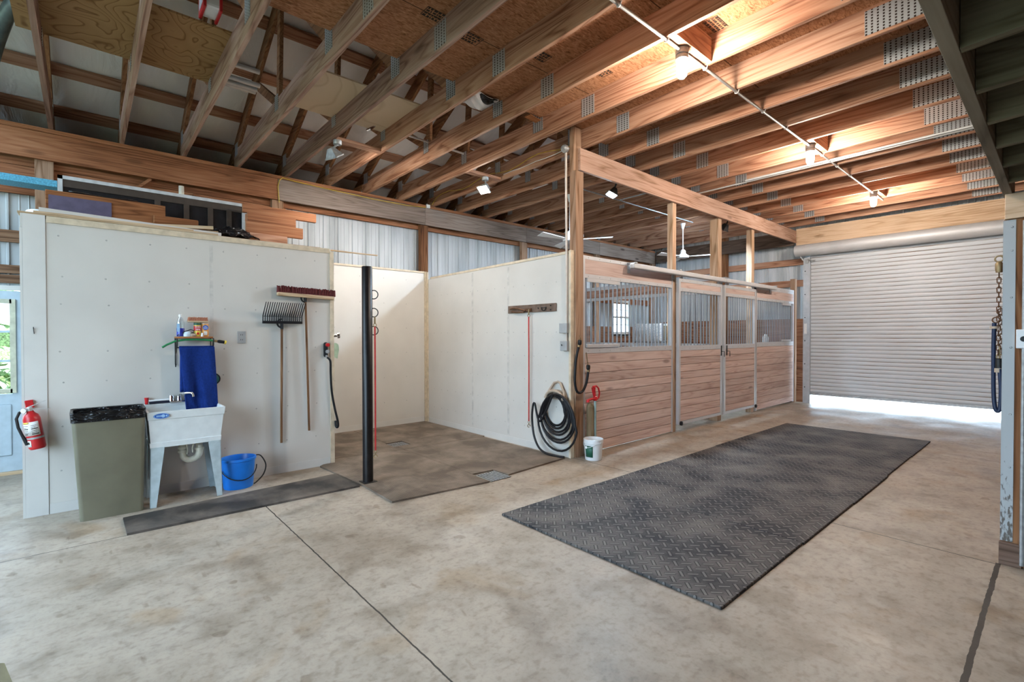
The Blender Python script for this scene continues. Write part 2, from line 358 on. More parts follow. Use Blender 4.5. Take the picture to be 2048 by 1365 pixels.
def vinyl():
    m, nt, b = nodes('insulation_facing'); b.inputs['Roughness'].default_value = .5; b.inputs['Specular IOR Level'].default_value = .3
    n = N(nt, 'ShaderNodeTexNoise'); n.inputs['Scale'].default_value = 1; n.inputs['Detail'].default_value = 4; n.inputs['Distortion'].default_value = 1.2; nt.links.new(coords(nt, (1.2, 2.6, 1.2)), n.inputs['Vector'])
    nt.links.new(ramp(nt, n.outputs[0], [(.3, (.82, .825, .82)), (.6, (.88, .88, .87))]), b.inputs['Base Color']); bump(nt, b, n.outputs[0], .07, .7); return m
VINYL = vinyl()
GALV = plain('galvanised_steel', (.46, .48, .50), .42, .5, .06, 12)
GALVD = plain('dull_galvanised', (.40, .41, .41), .5, .6, .15, 25)
CHANW = plain('powder_white_channel', (.52, .53, .545), .4, .2, .03, 8)
CHROME = plain('chrome', (.75, .76, .78), .15, 1, .05)
BLACKM = plain('black_iron', (.018, .017, .016), .5, .3, .2)
BLACKP = plain('black_plastic', (.012, .012, .014), .45, 0, .2, 14, 0, .25)
def liner():
    m, nt, b = nodes('bin_liner'); b.inputs['Base Color'].default_value = (.003, .0035, .005, 1); b.inputs['Roughness'].default_value = .2; b.inputs['Specular IOR Level'].default_value = .5
    n = N(nt, 'ShaderNodeTexNoise'); n.inputs['Scale'].default_value = 1; n.inputs['Detail'].default_value = 3; n.inputs['Distortion'].default_value = 2.0; nt.links.new(coords(nt, (5, 5, 16)), n.inputs['Vector']); bump(nt, b, n.outputs[0], .05, 1.0); return m
BAG = liner()
POLE = plain('black_pipe_paint', (.010, .008, .008), .35, 0, .3, 20, 0, .3)
RED = plain('red_paint', (.52, .018, .022), .3)
REDW = plain('red_webbing', (.50, .035, .035), .8)
RUST = plain('rusty_steel', (.17, .085, .045), .7, .5, .3, 60)
BRASS = plain('brass', (.28, .205, .11), .5, .8)
BLUET = plain('blue_terry', (.010, .030, .165), .95, 0, .12, 60, .8, .1)
BLUEB = plain('blue_bucket_plastic', (.01, .17, .62), .35, 0, .05)
WPLAST = plain('white_plastic', (.74, .76, .77), .35, 0, .04)
TUBP = plain('tub_plastic', (.66, .70, .70), .4, 0, .04)
TAUPE = plain('taupe_bin_plastic', (.15, .142, .098), .4, 0, .1, 4)
SAGE = plain('painted_tub_leg', (.42, .50, .52), .5, 0, .1)
PVC = plain('stained_pvc', (.66, .62, .50), .45, 0, .15, 12)
GREEN = plain('green_hose', (.02, .20, .07), .45)
GREENL = plain('green_label', (.015, .10, .06), .5)
STEELB = plain('silver_conduit', (.58, .57, .55), .4, .5, .06)
CONDW = plain('painted_conduit', (.55, .50, .45), .5, .2, .08)
BOXG = plain('grey_box', (.36, .37, .37), .5, .2, .06)
BRISTLE = plain('maroon_bristles', (.17, .028, .028), .9, 0, .5, 220, .8)
BRISTLO = plain('orange_bristles', (.55, .22, .13), .9, 0, .3, 220, .8)
TANP = plain('tan_plastic', (.42, .33, .25), .5)
NAVY = plain('navy_rubber_cover', (.008, .018, .055), .5)
YELLOW = plain('yellow_cable_jacket', (.62, .42, .05), .5)
BLUEF = plain('blue_foam', (.10, .38, .55), .6, 0, .2, 90)
PURPLE = plain('purple_panel', (.10, .085, .14), .6)
DKGLASS = plain('dark_glass', (.02, .02, .022), .15)
DUCT = plain('grey_green_duct', (.12, .15, .14), .4, .3, .3, 8)
TEAL = plain('teal_plastic', (.015, .12, .13), .4)
LEAF = plain('leaf_green', (.34, .50, .22), .7, 0, .4, 40)
GRASS = plain('lawn_green', (.21, .235, .15), .9, 0, .3, 3)
GRAVEL = plain('pale_gravel', (.55, .53, .49), .9, 0, .2, 30)
HAYW = plain('white_bale_wrap', (.74, .75, .74), .7, 0, .25, 45, .8)
HAYB = plain('baled_hay', (.24, .17, .09), .95, 0, .5, 70, .8)
DOORP = plain('pale_blue_grey_door', (.45, .55, .62), .45, 0, .05)
BRONZE = plain('bracket_brown', (.17, .115, .085), .5, .3, .2)
PALEG = plain('pale_green_rubber', (.50, .68, .50), .5)
LENSK = plain('lamp_reflector', (.6, .6, .6), .25, .8)
def emit(name, col, s):
    m, nt, b = nodes(name); b.inputs['Base Color'].default_value = (*col, 1); b.inputs['Emission Color'].default_value = (*col, 1); b.inputs['Emission Strength'].default_value = s; return m
LAMP = emit('lit_jar_globe', (1.0, .88, .77), 720)
FLOODW = emit('lit_flood_lens', (1.0, .91, .82), 500)
FLOODC = emit('lit_cool_flood_lens', (.62, .81, 1.0), 1400)
def glass(name, tint=(1, 1, 1), mixf=.06, col=None):
    m = bpy.data.materials.new(name); m.use_nodes = True; nt = m.node_tree; nt.nodes.clear()
    o = N(nt, 'ShaderNodeOutputMaterial'); t = N(nt, 'ShaderNodeBsdfTransparent'); g = N(nt, 'ShaderNodeBsdfGlossy'); x = N(nt, 'ShaderNodeMixShader')
    t.inputs[0].default_value = (*tint, 1); g.inputs['Roughness'].default_value = .05; x.inputs[0].default_value = mixf
    nt.links.new(t.outputs[0], x.inputs[1]); nt.links.new(g.outputs[0], x.inputs[2]); nt.links.new(x.outputs[0], o.inputs[0]); return m
PANE = glass('window_glass')
CLEARB = glass('clear_bottle', (.9, .94, .97), .18)
FILM = glass('clear_film', (.75, .75, .77), .25)
def toothed():
    m, nt, b = nodes('toothed_plate'); b.inputs['Metallic'].default_value = .65; b.inputs['Roughness'].default_value = .45
    v = coords(nt, (1, 1, 1)); tc = N(nt, 'ShaderNodeTexCoord'); se = N(nt, 'ShaderNodeSeparateXYZ'); nt.links.new(tc.outputs['Object'], se.inputs[0])
    def M_(op, a, b_):
        q = N(nt, 'ShaderNodeMath', operation=op)
        for i, z in enumerate((a, b_)):
            if isinstance(z, (int, float)): q.inputs[i].default_value = z
            else: nt.links.new(z, q.inputs[i])
        return q.outputs[0]
    u = M_('FRACT', M_('MULTIPLY', se.outputs[0], 27), 0); w = M_('FRACT', M_('MULTIPLY', se.outputs[2], 44), 0)
    hole = M_('MULTIPLY', M_('LESS_THAN', u, .34), M_('LESS_THAN', w, .6))
    nt.links.new(mix(nt, (.50, .52, .53), (.05, .035, .03), hole), b.inputs['Base Color']); bump(nt, b, hole, -.003, .6); return m
TOOTH = toothed()
INK = plain('black_ink', (.03, .02, .012), .8)
WINK = plain('white_ink', (.85, .85, .85), .6)
BINK = plain('blue_ink', (.02, .10, .42), .5)
LBINK = plain('light_blue_ink', (.35, .58, .85), .5)
LABELW = plain('paper_label', (.72, .72, .70), .6, 0, .08, 40)
ORANGEL = plain('orange_tin', (.70, .30, .05), .4)
YELLOWL = plain('yellow_tin', (.75, .55, .08), .4)

# ------------------------------------------------------------------ the setting
XG, YD, XS = -7.34, 11.73, -7.53                                  # girder face, far door plane, siding plane
RS = .0079                                                       # camber of the trusses
def zj(x): return 3.742 + RS * (x - XG)                           # underside of the bottom chords
def zroof(x): return 4.165 + (.5 + RS) * (x - XG)                 # top of the rafters
RX = -2.1                                                         # ridge
f = MB(); f.box(-7.6, 3.3, -3.4, 12.05, -.15, 0); struct(f.build('floor', CONC)).location
bpy.data.objects['floor'].data.transform(Matrix.Translation((bpy.data.objects['floor'].location)))  # world-aligned texture
bpy.data.objects['floor'].location = (0, 0, 0)
f = MB(); f.box(-60, 60, -70, 90, -.4, -.16); struct(f.build('ground_outside', GRASS))
f = MB(); f.box(-12, 6, 12.06, 26, -.155, -.02); struct(f.build('gravel_yard', GRAVEL))
def ribs_y(x, y0, y1, z0, z1, sgn):                               # steel siding in a plane of constant x
    m = MB(); y = y0
    prof = []
    while y < y1 - 1e-6:
        for dy, h in ((0, 0), (.075, 0), (.082, .006), (.09, 0), (.15, 0), (.157, .006), (.165, 0), (.205, 0), (.213, .02), (.227, .02), (.229, 0)):
            if y + dy <= y1: prof.append((y + dy, h))
        y += .2286
    prof.append((y1, 0)); prof = [p for i, p in enumerate(prof) if i == 0 or p[0] > prof[i - 1][0] + 1e-5]
    return m, prof
def siding_wall(name, axis, at, a0, a1, z0, z1f, sgn):
    m, prof = ribs_y(0, a0, a1, 0, 0, 1)
    lo = []; hi = []
    for a, h in prof:
        P = (lambda z: Vector((at + sgn * h, a, z))) if axis == 0 else (lambda z: Vector((a, at + sgn * h, z)))
        lo.append(m.bm.verts.new(P(z0))); hi.append(m.bm.verts.new(P(z1f(a))))
    for i in range(len(lo) - 1): m.bm.faces.new((lo[i], lo[i + 1], hi[i + 1], hi[i]))
    return m
m = siding_wall('wall_left', 0, XS, -1.0 + .0, 12.0, 0, lambda a: 3.72, 1)
# the entry door leaves a hole: build the wall in pieces round it
m.bm.free()
m = siding_wall('a', 0, XS, -.42, 9.86, 0, lambda a: 3.72, 1)
for (a0, a1, z0, z1) in ((9.86, 10.62, 0, 1.50), (9.86, 10.62, 2.36, 3.72), (10.62, 12.0, 0, 3.72), (-1.52, -.42, 2.02, 3.72), (-1.62, -1.52, 0, 3.72), (-3.3, -3.1, 0, 3.72), (-3.1, -1.62, 2.3, 3.72)):
    q = siding_wall('b', 0, XS, a0, a1, z0, lambda a, z1=z1: z1, 1)
    me = bpy.data.meshes.new('t'); q.bm.to_mesh(me); q.bm.free(); m.bm.from_mesh(me); bpy.data.meshes.remove(me)
struct(m.build('wall_left', SIDING, solid=.003))
def gz(a): return zroof(a) + .08 if a < RX else zroof(2 * RX - a) + .08
m = siding_wall('c', 1, 11.93, -8.2, -6.6, 0, gz, -1)
for (a0, a1, z0) in ((-6.6, -3.66, 0), (-3.66, -.45, 3.15), (-.45, 3.45, 0)):
    q = siding_wall('d', 1, 11.93, a0, a1, z0, gz if a0 > -6 else (lambda a: 4.2), -1)
    me = bpy.data.meshes.new('t'); q.bm.to_mesh(me); q.bm.free(); m.bm.from_mesh(me); bpy.data.meshes.remove(me)
struct(m.build('wall_far', SIDING, solid=.003))
m = MB(); m.box(3.25, 3.33, -3.3, 12, 0, 4.2); struct(m.build('wall_right', KICKY))
YB = -3.3
m = MB(); m.box(-8.2, -7.2, YB - .08, YB, 0, 3.72); m.box(-7.2, -4.2, YB - .08, YB, 0, 2.2); m.box(0, 3.45, YB - .08, YB, 0, 4.2); m.box(-4.2, 0, YB - .08, YB, 3.4, 4.2)  # gap at upper left is added to let daylight onto the lining
m.prism([(-3.6, YB - .08, 4.2), (3.45, YB - .08, 4.2), (RX, YB - .08, zroof(RX) + .08), (-3.6, YB - .08, zroof(-3.6) + .08)], (0, .08, 0)); struct(m.build('wall_back', SIDING))
m = MB(); t = .09
for sgn in (1,):
    def pt(x, y, h): return (x, y, (zroof(x) if x <= RX else zroof(2 * RX - x)) + h)
    nY = 40
    def fl_(u, v):
        x = -8.2 + u * (RX + 8.2); y = -3.6 + v * 15.75
        sag = .018 * math.sin(u * 9 * PI) * math.sin(v * 27 * PI) + .012 * math.sin(u * 31 + v * 57)
        return pt(x, y, .10 - .03 + sag * .8)
    m.grid(fl_, 40, 110)
    m.grid(lambda u, v: pt(RX + u * (3.45 - RX), -3.6 + v * 15.75, .08), 4, 4)
o = struct(m.build('ceiling', VINYL, smooth=True, solid=.02))
m = MB(); m.box(-8.2, XS - .01, -3.6, 12.1, 3.66, 3.70); m.box(-8.2, -8.16, -3.6, 12.1, 3.6, 3.86); struct(m.build('trim_eave', DARKW))
# wash-bay walls
def screws(parent, pts, n):                                       # a grid of fastener heads, one part of the wall
    m = MB()
    for p in pts: m.lathe([(.0075, 0), (.0065, .0015)], p, n, 8)
    return m.build('fastener_heads', SCREW, parent)
WX = -5.555
m = MB(); m.box(WX - .11, WX, -.2385, 2.13, 0, 2.445); m.box(WX - .105, WX - .004, -.225, 2.12, 2.445, 2.475)
wf = struct(m.build('wall_wash_front', WHITE))
m = MB(); m.box(WX - .11, WX + .006, -.3735, -.239, 0, 2.475); m.box(WX - .11, WX + .004, -.39, -.3745, 0, 2.36); m.box(WX - .11, WX + .004, -.385, -.3745, 2.362, 2.475); m.build('end_column', WTRIM, wf)
m = MB(); m.box(WX - .002, WX + .012, 2.105, 2.15, 0, 2.44); m.box(WX - .11, WX - .002, 2.131, 2.15, 0, 2.44); m.box(WX, WX + .01, -.233, 2.104, 2.42, 2.472); m.build('corner_trim', TRIMC, wf)
m = MB(); m.box(WX, WX + .006, -.233, 2.10, .0, .085); m.build('base_strip', WTRIM, wf)
screws(wf, [(WX, -.16 + .305 * i * .98 + (.01 * ((i * 7 + j) % 3)), z) for j, z in enumerate((.35, .72, 1.09, 1.35, 1.75, 1.98, 2.32)) for i in range(8)], (1, 0, 0))
m = MB(); m.box(WX - .002, WX + .0012, .925, .955, .09, 2.418); m.build('panel_seam', plain('seam_white', (.565, .545, .505), .45), wf)
m = MB(); m.box(-7.2, -5.67, 2.05, 2.13, 0, 2.445); m.box(-7.2, -5.67, -.38, -.3, 0, 2.445); struct(m.build('wall_wash_left', WHITE))
m = MB(); m.box(-7.2, WX - .1, -.36, 2.12, 2.452, 2.474); struct(m.build('closet_top', TANY))
m = MB(); m.box(-7.26, -7.2, 2.1, 4.38, 0, 2.535); wb = struct(m.build('wall_wash_back', WHITE))
m = MB(); m.box(-7.27, -7.185, 2.1, 4.34, 2.537, 2.565); m.box(-7.199, -7.165, 4.34, 4.379, 0, 2.56); m.build('cream_trim_strip', TRIMC, wb)
m = MB(); m.box(-7.199, -7.194, 2.15, 4.33, .0, .10); m.build('base_strip', WTRIM, wb)
screws(wb, [(-7.2, 2.4 + .4 * i, z) for z in (.4, .8, 1.2, 1.6, 2.0, 2.4) for i in range(5)], (1, 0, 0))
m = MB(); m.prism([(-7.16, 4.38, 0), (-3.90, 4.38, 0), (-3.90, 4.38, 2.462), (-7.16, 4.38, 2.425)], (0, .035, 0)); wr = struct(m.build('wall_wash_right', WHITE))
m = MB(); m.prism([(-7.06, 4.374, 2.428), (-3.93, 4.374, 2.464), (-3.93, 4.374, 2.496), (-7.06, 4.374, 2.458)], (0, .05, 0)); m.box(-3.925, -3.893, 4.36, 4.42, 0, 2.50); m.box(-7.16, -7.125, 4.36, 4.379, 0, 2.55); m.build('cream_trim_strip', TRIMC, wr)
m = MB(); m.box(-7.12, -3.93, 4.374, 4.379, 0, .09); m.build('base_strip', WTRIM, wr)
screws(wr, [(-6.95 + .2 * i + (.02 if i % 2 else 0), 4.38, .28 + .31 * j) for i in range(16) for j in range(7)], (0, -1, 0))
m = MB(); m.box(-5.9, -5.86, 4.3785, 4.381, .1, 2.42); m.box(-5.08, -5.04, 4.3785, 4.381, .1, 2.42); m.build('panel_seam', bpy.data.materials['seam_white'], wr)

# ------------------------------------------------------------------ roof trusses
YJ = [-.28 + .6096 * i for i in range(-1, 20)]
ORD = ['first', 'second', 'third', 'fourth', 'fifth', 'sixth', 'seventh', 'eighth', 'ninth', 'tenth', 'eleventh', 'twelfth', 'thirteenth', 'fourteenth', 'fifteenth', 'sixteenth', 'seventeenth', 'eighteenth', 'nineteenth', 'twentieth', 'twenty-first']
T0 = Vector((XG, 0, 3.742))
def make_truss(y):
    t = thing('roof_truss', '', 'truss', (XG, y, 3.742), 'roof trusses over the barn')
    th = .038
    m = MB(); m.box(XG - .16, 3.15, y, y + th, 3.742, 3.977); m.build('bottom_chord', GREYX, t)
    def rz(x, h): return 3.742 + (4.165 - 3.742) + .5 * (x - XG) + h
    m = MB(); m.prism([(-7.9, y, rz(-7.9, -.19)), (RX, y, rz(RX, -.19)), (RX, y, rz(RX, 0)), (-7.9, y, rz(-7.9, 0))], (0, th, 0)); m.build('rafter', RAFT, t)
    m = MB(); m.prism([(3.3, y, rz(-7.5, -.19)), (RX, y, rz(RX, -.19)), (RX, y, rz(RX, 0)), (3.3, y, rz(-7.5, 0))], (0, th, 0)); m.build('rafter', RAFT, t)
    yc = y + th / 2
    for a, b in (((-5.50, 3.96), (-5.42, rz(-5.42, -.16))), ((-5.56, 3.95), (-6.40, rz(-6.40, -.16))), ((-5.30, rz(-5.30, -.16)), (-4.12, 3.96)), ((-4.06, 3.9), (-4.06, rz(-4.06, -.1)))):
        m = MB(); m.bar((a[0], yc, a[1]), (b[0], yc, b[1]), th * .98, .089, (1, 0, .2)); m.build('web', RAFT, t)
    for x, w, z0, z1 in ((-5.54, .12, 3.86, 4.02), (-4.07, .16, 3.83, 4.06), (-3.32, .17, 3.765, 3.955), (-.868, .36, 3.765, 3.955), (-7.36, .14, 3.9, 4.06)):
        m = MB(); m.box(x - w / 2, x + w / 2, y - .0025, y + th + .0025, z0, z1); m.build('nail_plate', TOOTH, t)
    t.rotation_euler = (0, -RS, 0)
    return t
tr0 = make_truss(YJ[0])
for i, y in enumerate(YJ):
    t = tr0 if i == 0 else copy_tree(tr0, None, (0, y - YJ[0], 0))
    t['label'] = 'timber roof truss with nail plates, %s from the left edge of the barn' % ORD[i]
    for ch in t.children:
        if ch.name.startswith('bottom_chord') and i > 5: ch.material_slots[0].link = 'OBJECT'; ch.material_slots[0].material = FIRX
# purlins
for k, x in enumerate([-7.60, -7.08, -6.46, -5.85, -5.24, -4.62, -4.0]):
    m = MB(); z = zroof(x); s = math.atan(.5 + RS)
    a = Vector((x, -3.25, z + .001)); up = Vector((-math.sin(s), 0, math.cos(s))); al = Vector((math.cos(s), 0, math.sin(s)))
    m.prism([a - al * .07, a + al * .07, a + al * .07 + up * .038, a - al * .07 + up * .038], (0, 15.1, 0))
    tag(m.build('purlin', FIRY), 'long brown purlin under the white roof lining, %s up from the eave' % ORD[k], 'purlin', 'purlins under the white roof lining')
# boards lying on the trusses
def deck(name, x0, x1, y0, y1, th, mat, lab, cat, dz=.0):
    m = MB(); za, zb = zj(x0) + .236 + dz, zj(x1) + .236 + dz
    m.prism([(x0, y0, za), (x1, y0, zb), (x1, y0, zb + th), (x0, y0, za + th)], (0, y1 - y0, 0)); return m.build(name, mat)
od = struct(deck('ceiling_loft_deck', -4.03, -.15, -.6, 11.66, .018, OSB, '', ''))
def stamp(cx, cy, w, h, rows, seed):
    r = random.Random(seed); m = MB(); z = zj(cx) + .2345
    def rect(x0, x1, y0, y1): m.box(x0, x1, y0, y1, z + RS * 0 - .0006, z + .004)
    rect(cx - h / 2, cx + h / 2, cy - w / 2, cy - w / 2 + .004); rect(cx - h / 2, cx + h / 2, cy + w / 2 - .004, cy + w / 2)
    rect(cx - h / 2, cx - h / 2 + .004, cy - w / 2, cy + w / 2); rect(cx + h / 2 - .004, cx + h / 2, cy - w / 2, cy + w / 2)
    for i in range(rows):
        x = cx - h / 2 + h * (i + .5) / rows; y = cy - w / 2 + .012
        while y < cy + w / 2 - .03:
            L = r.uniform(.008, .03); rect(x - h / rows * .3, x + h / rows * .3, y, min(y + L, cy + w / 2 - .012)); y += L + r.uniform(.006, .014)
    m.build('printed_stamp', INK, od)
for k, (cx, cy, w) in enumerate([(-3.35, 2.45, .26), (-3.15, 3.1, .22), (-2.95, 3.72, .24), (-2.95, 4.3, .22), (-2.1, 3.05, .2), (-1.9, 3.9, .22), (-3.3, 2.1, .2), (-.75, 5.0, .2), (-2.6, 5.55, .22), (-.8, 5.6, .2)]):
    stamp(cx, cy, w, .12, 4, k)
tag(deck('plywood_sheet', -5.62, -4.60, -.40, .97, .016, PLY, '', ''), 'brown figured plywood sheet laid on the trusses at the far left', 'plywood')
tag(deck('plywood_sheet', -5.585, -4.67, 1.70, 2.84, .014, PLYW, '', ''), 'pale cream plywood sheet laid on the trusses above the wash bay', 'plywood')

# ------------------------------------------------------------------ girders, posts, girts
m = MB(); m.box(XG - .04, XG, -3.25, 2.062, 3.40, 3.695, .003); tag(m.build('girder', ORANGE), 'orange brown girder under the trusses above the stacked boards', 'beam')
for k, (a, b) in enumerate(((2.066, 4.455), (4.458, 6.85), (6.853, 9.25), (9.253, 11.62))):
    m = MB(); m.box(XG - .04, XG, a, b, 3.40, 3.695, .003)
    tag(m.build('girder', GREYY), 'grey weathered girder length over the white siding, %s from the left' % ORD[k], 'beam', 'grey girder lengths')
m = MB(); m.box(XG - .17, XG + .008, -3.25, 11.62, 3.697, 3.7405); tag(m.build('top_plate', ORANGE), 'long orange plate on top of the girders carrying the truss ends', 'beam')
m = MB(); m.box(XS + .025, XS + .063, -3.25, 11.85, 3.33, 3.69); tag(m.build('outer_girder', ORANGE), 'orange outer girder seen as a strip below the grey girder', 'beam')
for k, y in enumerate((-.32, 2.07, 4.46, 6.85, 9.24, 11.62)):
    m = MB(); m.box(XS + .067, XG - .043, y - .075, y + .075, 0, 3.695, .003)
    lab = ['brown eave post at the left behind the stacked boards', 'brown eave post below the joint of orange and grey girders', 'brown eave post behind the corner of the wash bay', 'brown eave post between blue white siding right of the wash bay', 'brown eave post in the back wall of the far stall', 'brown eave post in the far left corner behind the stalls'][k]
    tag(m.build('timber_post', BROWNZ if k in (2,) else POSTZ), lab, 'post', 'posts along the eave wall')
for k, (z0, z1) in enumerate(((2.05, 2.14), (2.155, 2.245), (2.49, 2.62), (3.02, 3.16), (3.19, 3.325))):
    m = MB(); m.box(XS + .025, XS + .063, -3.0 if z0 > 2.2 else -3.0, 2.2 if z0 > 2.9 else -.1, z0, z1)
    tag(m.build('wall_girt', ORANGE if k > 2 else BROWNZ if 0 else wood('dull_girt', (.08, .04, .02), (.17, .09, .05), (.25, .15, .09), 1)), ['brown girt just above the white frame of the blue entry door', 'brown girt over the lower one above the blue entry door', 'brown girt across the pale siding left of the white column', 'orange girt behind the stacked boards, lower of the two', 'orange girt behind the stacked boards, upper of the two'][k], 'girt', 'girts on the left wall')
m = MB(); m.box(XS + .025, XS + .063, 4.6, 11.8, 2.27, 2.41); tag(m.build('wall_girt', ORANGE), 'brown girt across the siding behind the wash bay corner', 'girt')
for k, (a, b, c_, d_) in enumerate(((.30, 3.17, .62, 3.40), (1.06, 3.40, 1.47, 3.16))):
    m = MB(); m.bar((XS + .085, a, b - .1), (XS + .085, c_, d_), .03, .13, (1, 0, 0)); tag(m.build('diagonal_brace', ORANGE), ['orange diagonal brace leaning right behind the stacked boards', 'orange diagonal brace leaning left behind the stacked boards'][k], 'brace')
m = MB(); m.tube([(-7.1, .895, 2.475), (-7.1, .895, 3.30)], .028, 12); tag(m.build('vent_pipe', PVC, smooth=True), 'white plastic pipe standing behind the stacked boards', 'pipe')
# far gable framing
m = MB(); m.box(-7.3, -3.91, 11.622, 11.66, 3.43, 3.738); tag(m.build('end_girder', DARKW), 'dark rough beam along the far wall above the stalls', 'beam')
for k, (z0, z1) in enumerate(((3.02, 3.16), (2.545, 2.69))):
    m = MB(); m.box(-7.3, -3.70, 11.86, 11.898, z0, z1); tag(m.build('wall_girt', FIRX), ['reddish girt on the far wall left of the roll-up door, upper of two', 'reddish girt on the far wall left of the roll-up door, lower of two'][k], 'girt')
m = MB(); m.box(-5.60, -5.44, 11.70, 11.85, 0, 3.9); tag(m.build('timber_post', BROWNZ), 'dark brown post on the far wall behind the stalls', 'post')
m = MB(); m.box(-7.3, -3.75, 11.83, 11.855, 0, 1.83); struct(m.build('wall_far_kickboards', KICK))
m = MB(); m.box(XS + .07, XS + .095, 4.6, 11.7, 0, 1.45); m.box(XS + .07, XS + .095, 4.6, 9.83, 1.45, 1.69); m.box(XS + .07, XS + .095, 10.65, 11.7, 1.45, 1.69); struct(m.build('wall_left_kickboards', KICKY))
# stall header and posts
m = MB(); m.box(-3.905, -3.865, 4.50, 11.64, 3.473, 3.74, .003); tag(m.build('stall_header', HEADY), 'pale header beam running above the stall fronts', 'beam')
m = MB(); m.box(-3.97, -3.872, 4.425, 4.565, 0, 3.46, .004); m.box(-3.97, -3.908, 4.425, 4.565, 3.46, 3.99); tag(m.build('timber_post', POSTZ), 'tall brown post at the corner of wash bay and first stall', 'post')
m = MB(); m.box(-4.0, -3.908, 6.665, 6.765, 0, 3.48, .003); tag(m.build('timber_post', PALEZ), 'slim pale post at the left edge of the first stall door', 'post')
m = MB(); m.box(-4.06, -3.915, 8.13, 8.265, 0, 3.48, .003); tag(m.build('timber_post', PALEZ), 'thick pale post between the two sliding stall doors', 'post')
m = MB(); m.box(-4.02, -3.915, 9.49, 9.60, 0, 3.48, .003); tag(m.build('timber_post', PALEZ), 'slim pale post right of the second stall door', 'post')
m = MB(); m.box(-3.98, -3.88, 11.63, 11.74, 0, 2.70, .003); tag(m.build('timber_post', POSTZ), 'short brown post ending the stall front near the roll-up door', 'post')

# ------------------------------------------------------------------ roll-up door
m = MB(); m.box(-3.862, -.2, 11.622, 11.70, 3.42, 3.775, .004); tag(m.build('door_header', HEADX), 'pale pine header beam above the roll-up door', 'beam')
d1 = thing('door_1', 'white ribbed roll-up door raised slightly above the bright gap', 'door', (-2.05, YD, .19)); d1['kind'] = 'structure'
m = MB(); z = .235; prof = []
while z < 3.25:
    for q in range(8): prof.append((z + .078 * q / 8, .011 * abs(math.sin(PI * q / 8)) ** .8))
    z += .078
def doorcol():
    m_, nt, b = nodes('white_curtain_slats'); b.inputs['Roughness'].default_value = .42; b.inputs['Specular IOR Level'].default_value = .35
    tc = N(nt, 'ShaderNodeTexCoord'); se = N(nt, 'ShaderNodeSeparateXYZ'); nt.links.new(tc.outputs['Object'], se.inputs[0])
    a = N(nt, 'ShaderNodeMath', operation='MULTIPLY_ADD'); nt.links.new(se.outputs[2], a.inputs[0]); a.inputs[1].default_value = 1 / .078; a.inputs[2].default_value = -(.235 - .19) / .078 + 10.06
    fr = N(nt, 'ShaderNodeMath', operation='FRACT'); nt.links.new(a.outputs[0], fr.inputs[0])
    n = N(nt, 'ShaderNodeTexNoise'); n.inputs['Scale'].default_value = 1; n.inputs['Detail'].default_value = 5; nt.links.new(coords(nt, (1.5, 1, 3)), n.inputs['Vector'])
    gr = ramp(nt, fr.outputs[0], [(0, (1, 1, 1)), (.12, (1, 1, 1)), (.17, (0, 0, 0))])
    mu = N(nt, 'ShaderNodeMath', operation='MULTIPLY'); nt.links.new(gr, mu.inputs[0]); nt.links.new(ramp(nt, n.outputs[0], [(.35, (.15,) * 3), (.65, (1,) * 3)]), mu.inputs[1])
    nt.links.new(mix(nt, (.50, .53, .56), (.16, .105, .065), mu.outputs[0]), b.inputs['Base Color']); return m_
CURT = doorcol()
vs0 = [m.bm.verts.new((-3.62, YD - h, z)) for z, h in prof]; vs1 = [m.bm.verts.new((-.48, YD - h, z)) for z, h in prof]
for i in range(len(prof) - 1): m.bm.faces.new((vs0[i], vs1[i], vs1[i + 1], vs0[i + 1]))
m.build('slat_curtain', CURT, d1, smooth=False, solid=.002)
m = MB(); m.box(-3.62, -.48, YD - .022, YD + .02, .19, .24, .004); m.build('bottom_bar', GALVD, d1)
m = MB(); m.box(-3.735, -3.60, YD - .05, YD - .045, 0, 3.14); m.box(-3.61, -3.60, YD - .05, YD + .05, .0, 3.14); m.box(-.50, -.38, YD - .05, YD - .045, 0, 3.14); m.build('guide_rail', GALV, d1)
m = MB()
for z in (.35, .85, 1.35, 1.85, 2.35, 2.85): m.lathe([(.012, 0), (.008, .008)], (-3.70, YD - .05, z), (0, -1, 0), 8)
m.build('rail_bolts', BLACKM, d1)
m = MB(); m.lathe([(.125, 0), (.125, 3.42)], (-3.86, 11.60, 3.29), (1, 0, 0), 24); m.build('drum_cover', WPLAST if 0 else plain('dusty_white_drum', (.50, .505, .51), .5, .2, .06, 3), d1, smooth=True)
m = MB(); m.box(-3.69, -3.63, YD - .08, YD - .05, 3.02, 3.12); m.tube([(-3.62, YD - .09, 3.08), (-3.5, YD - .09, 3.06)], .012, 8); m.build('bracket', GALVD, d1)
m = MB(); m.tube([(-3.90, 11.60, 3.36), (-3.80, 11.6, 3.22), (-3.73, 11.64, 3.08)], .014, 8); m.build('conduit_elbow', GALVD, d1, smooth=True)
m = MB(); m.box(-3.715, -3.66, YD - .056, YD - .05, 1.50, 1.72); m.build('sticker', LABELW, d1)

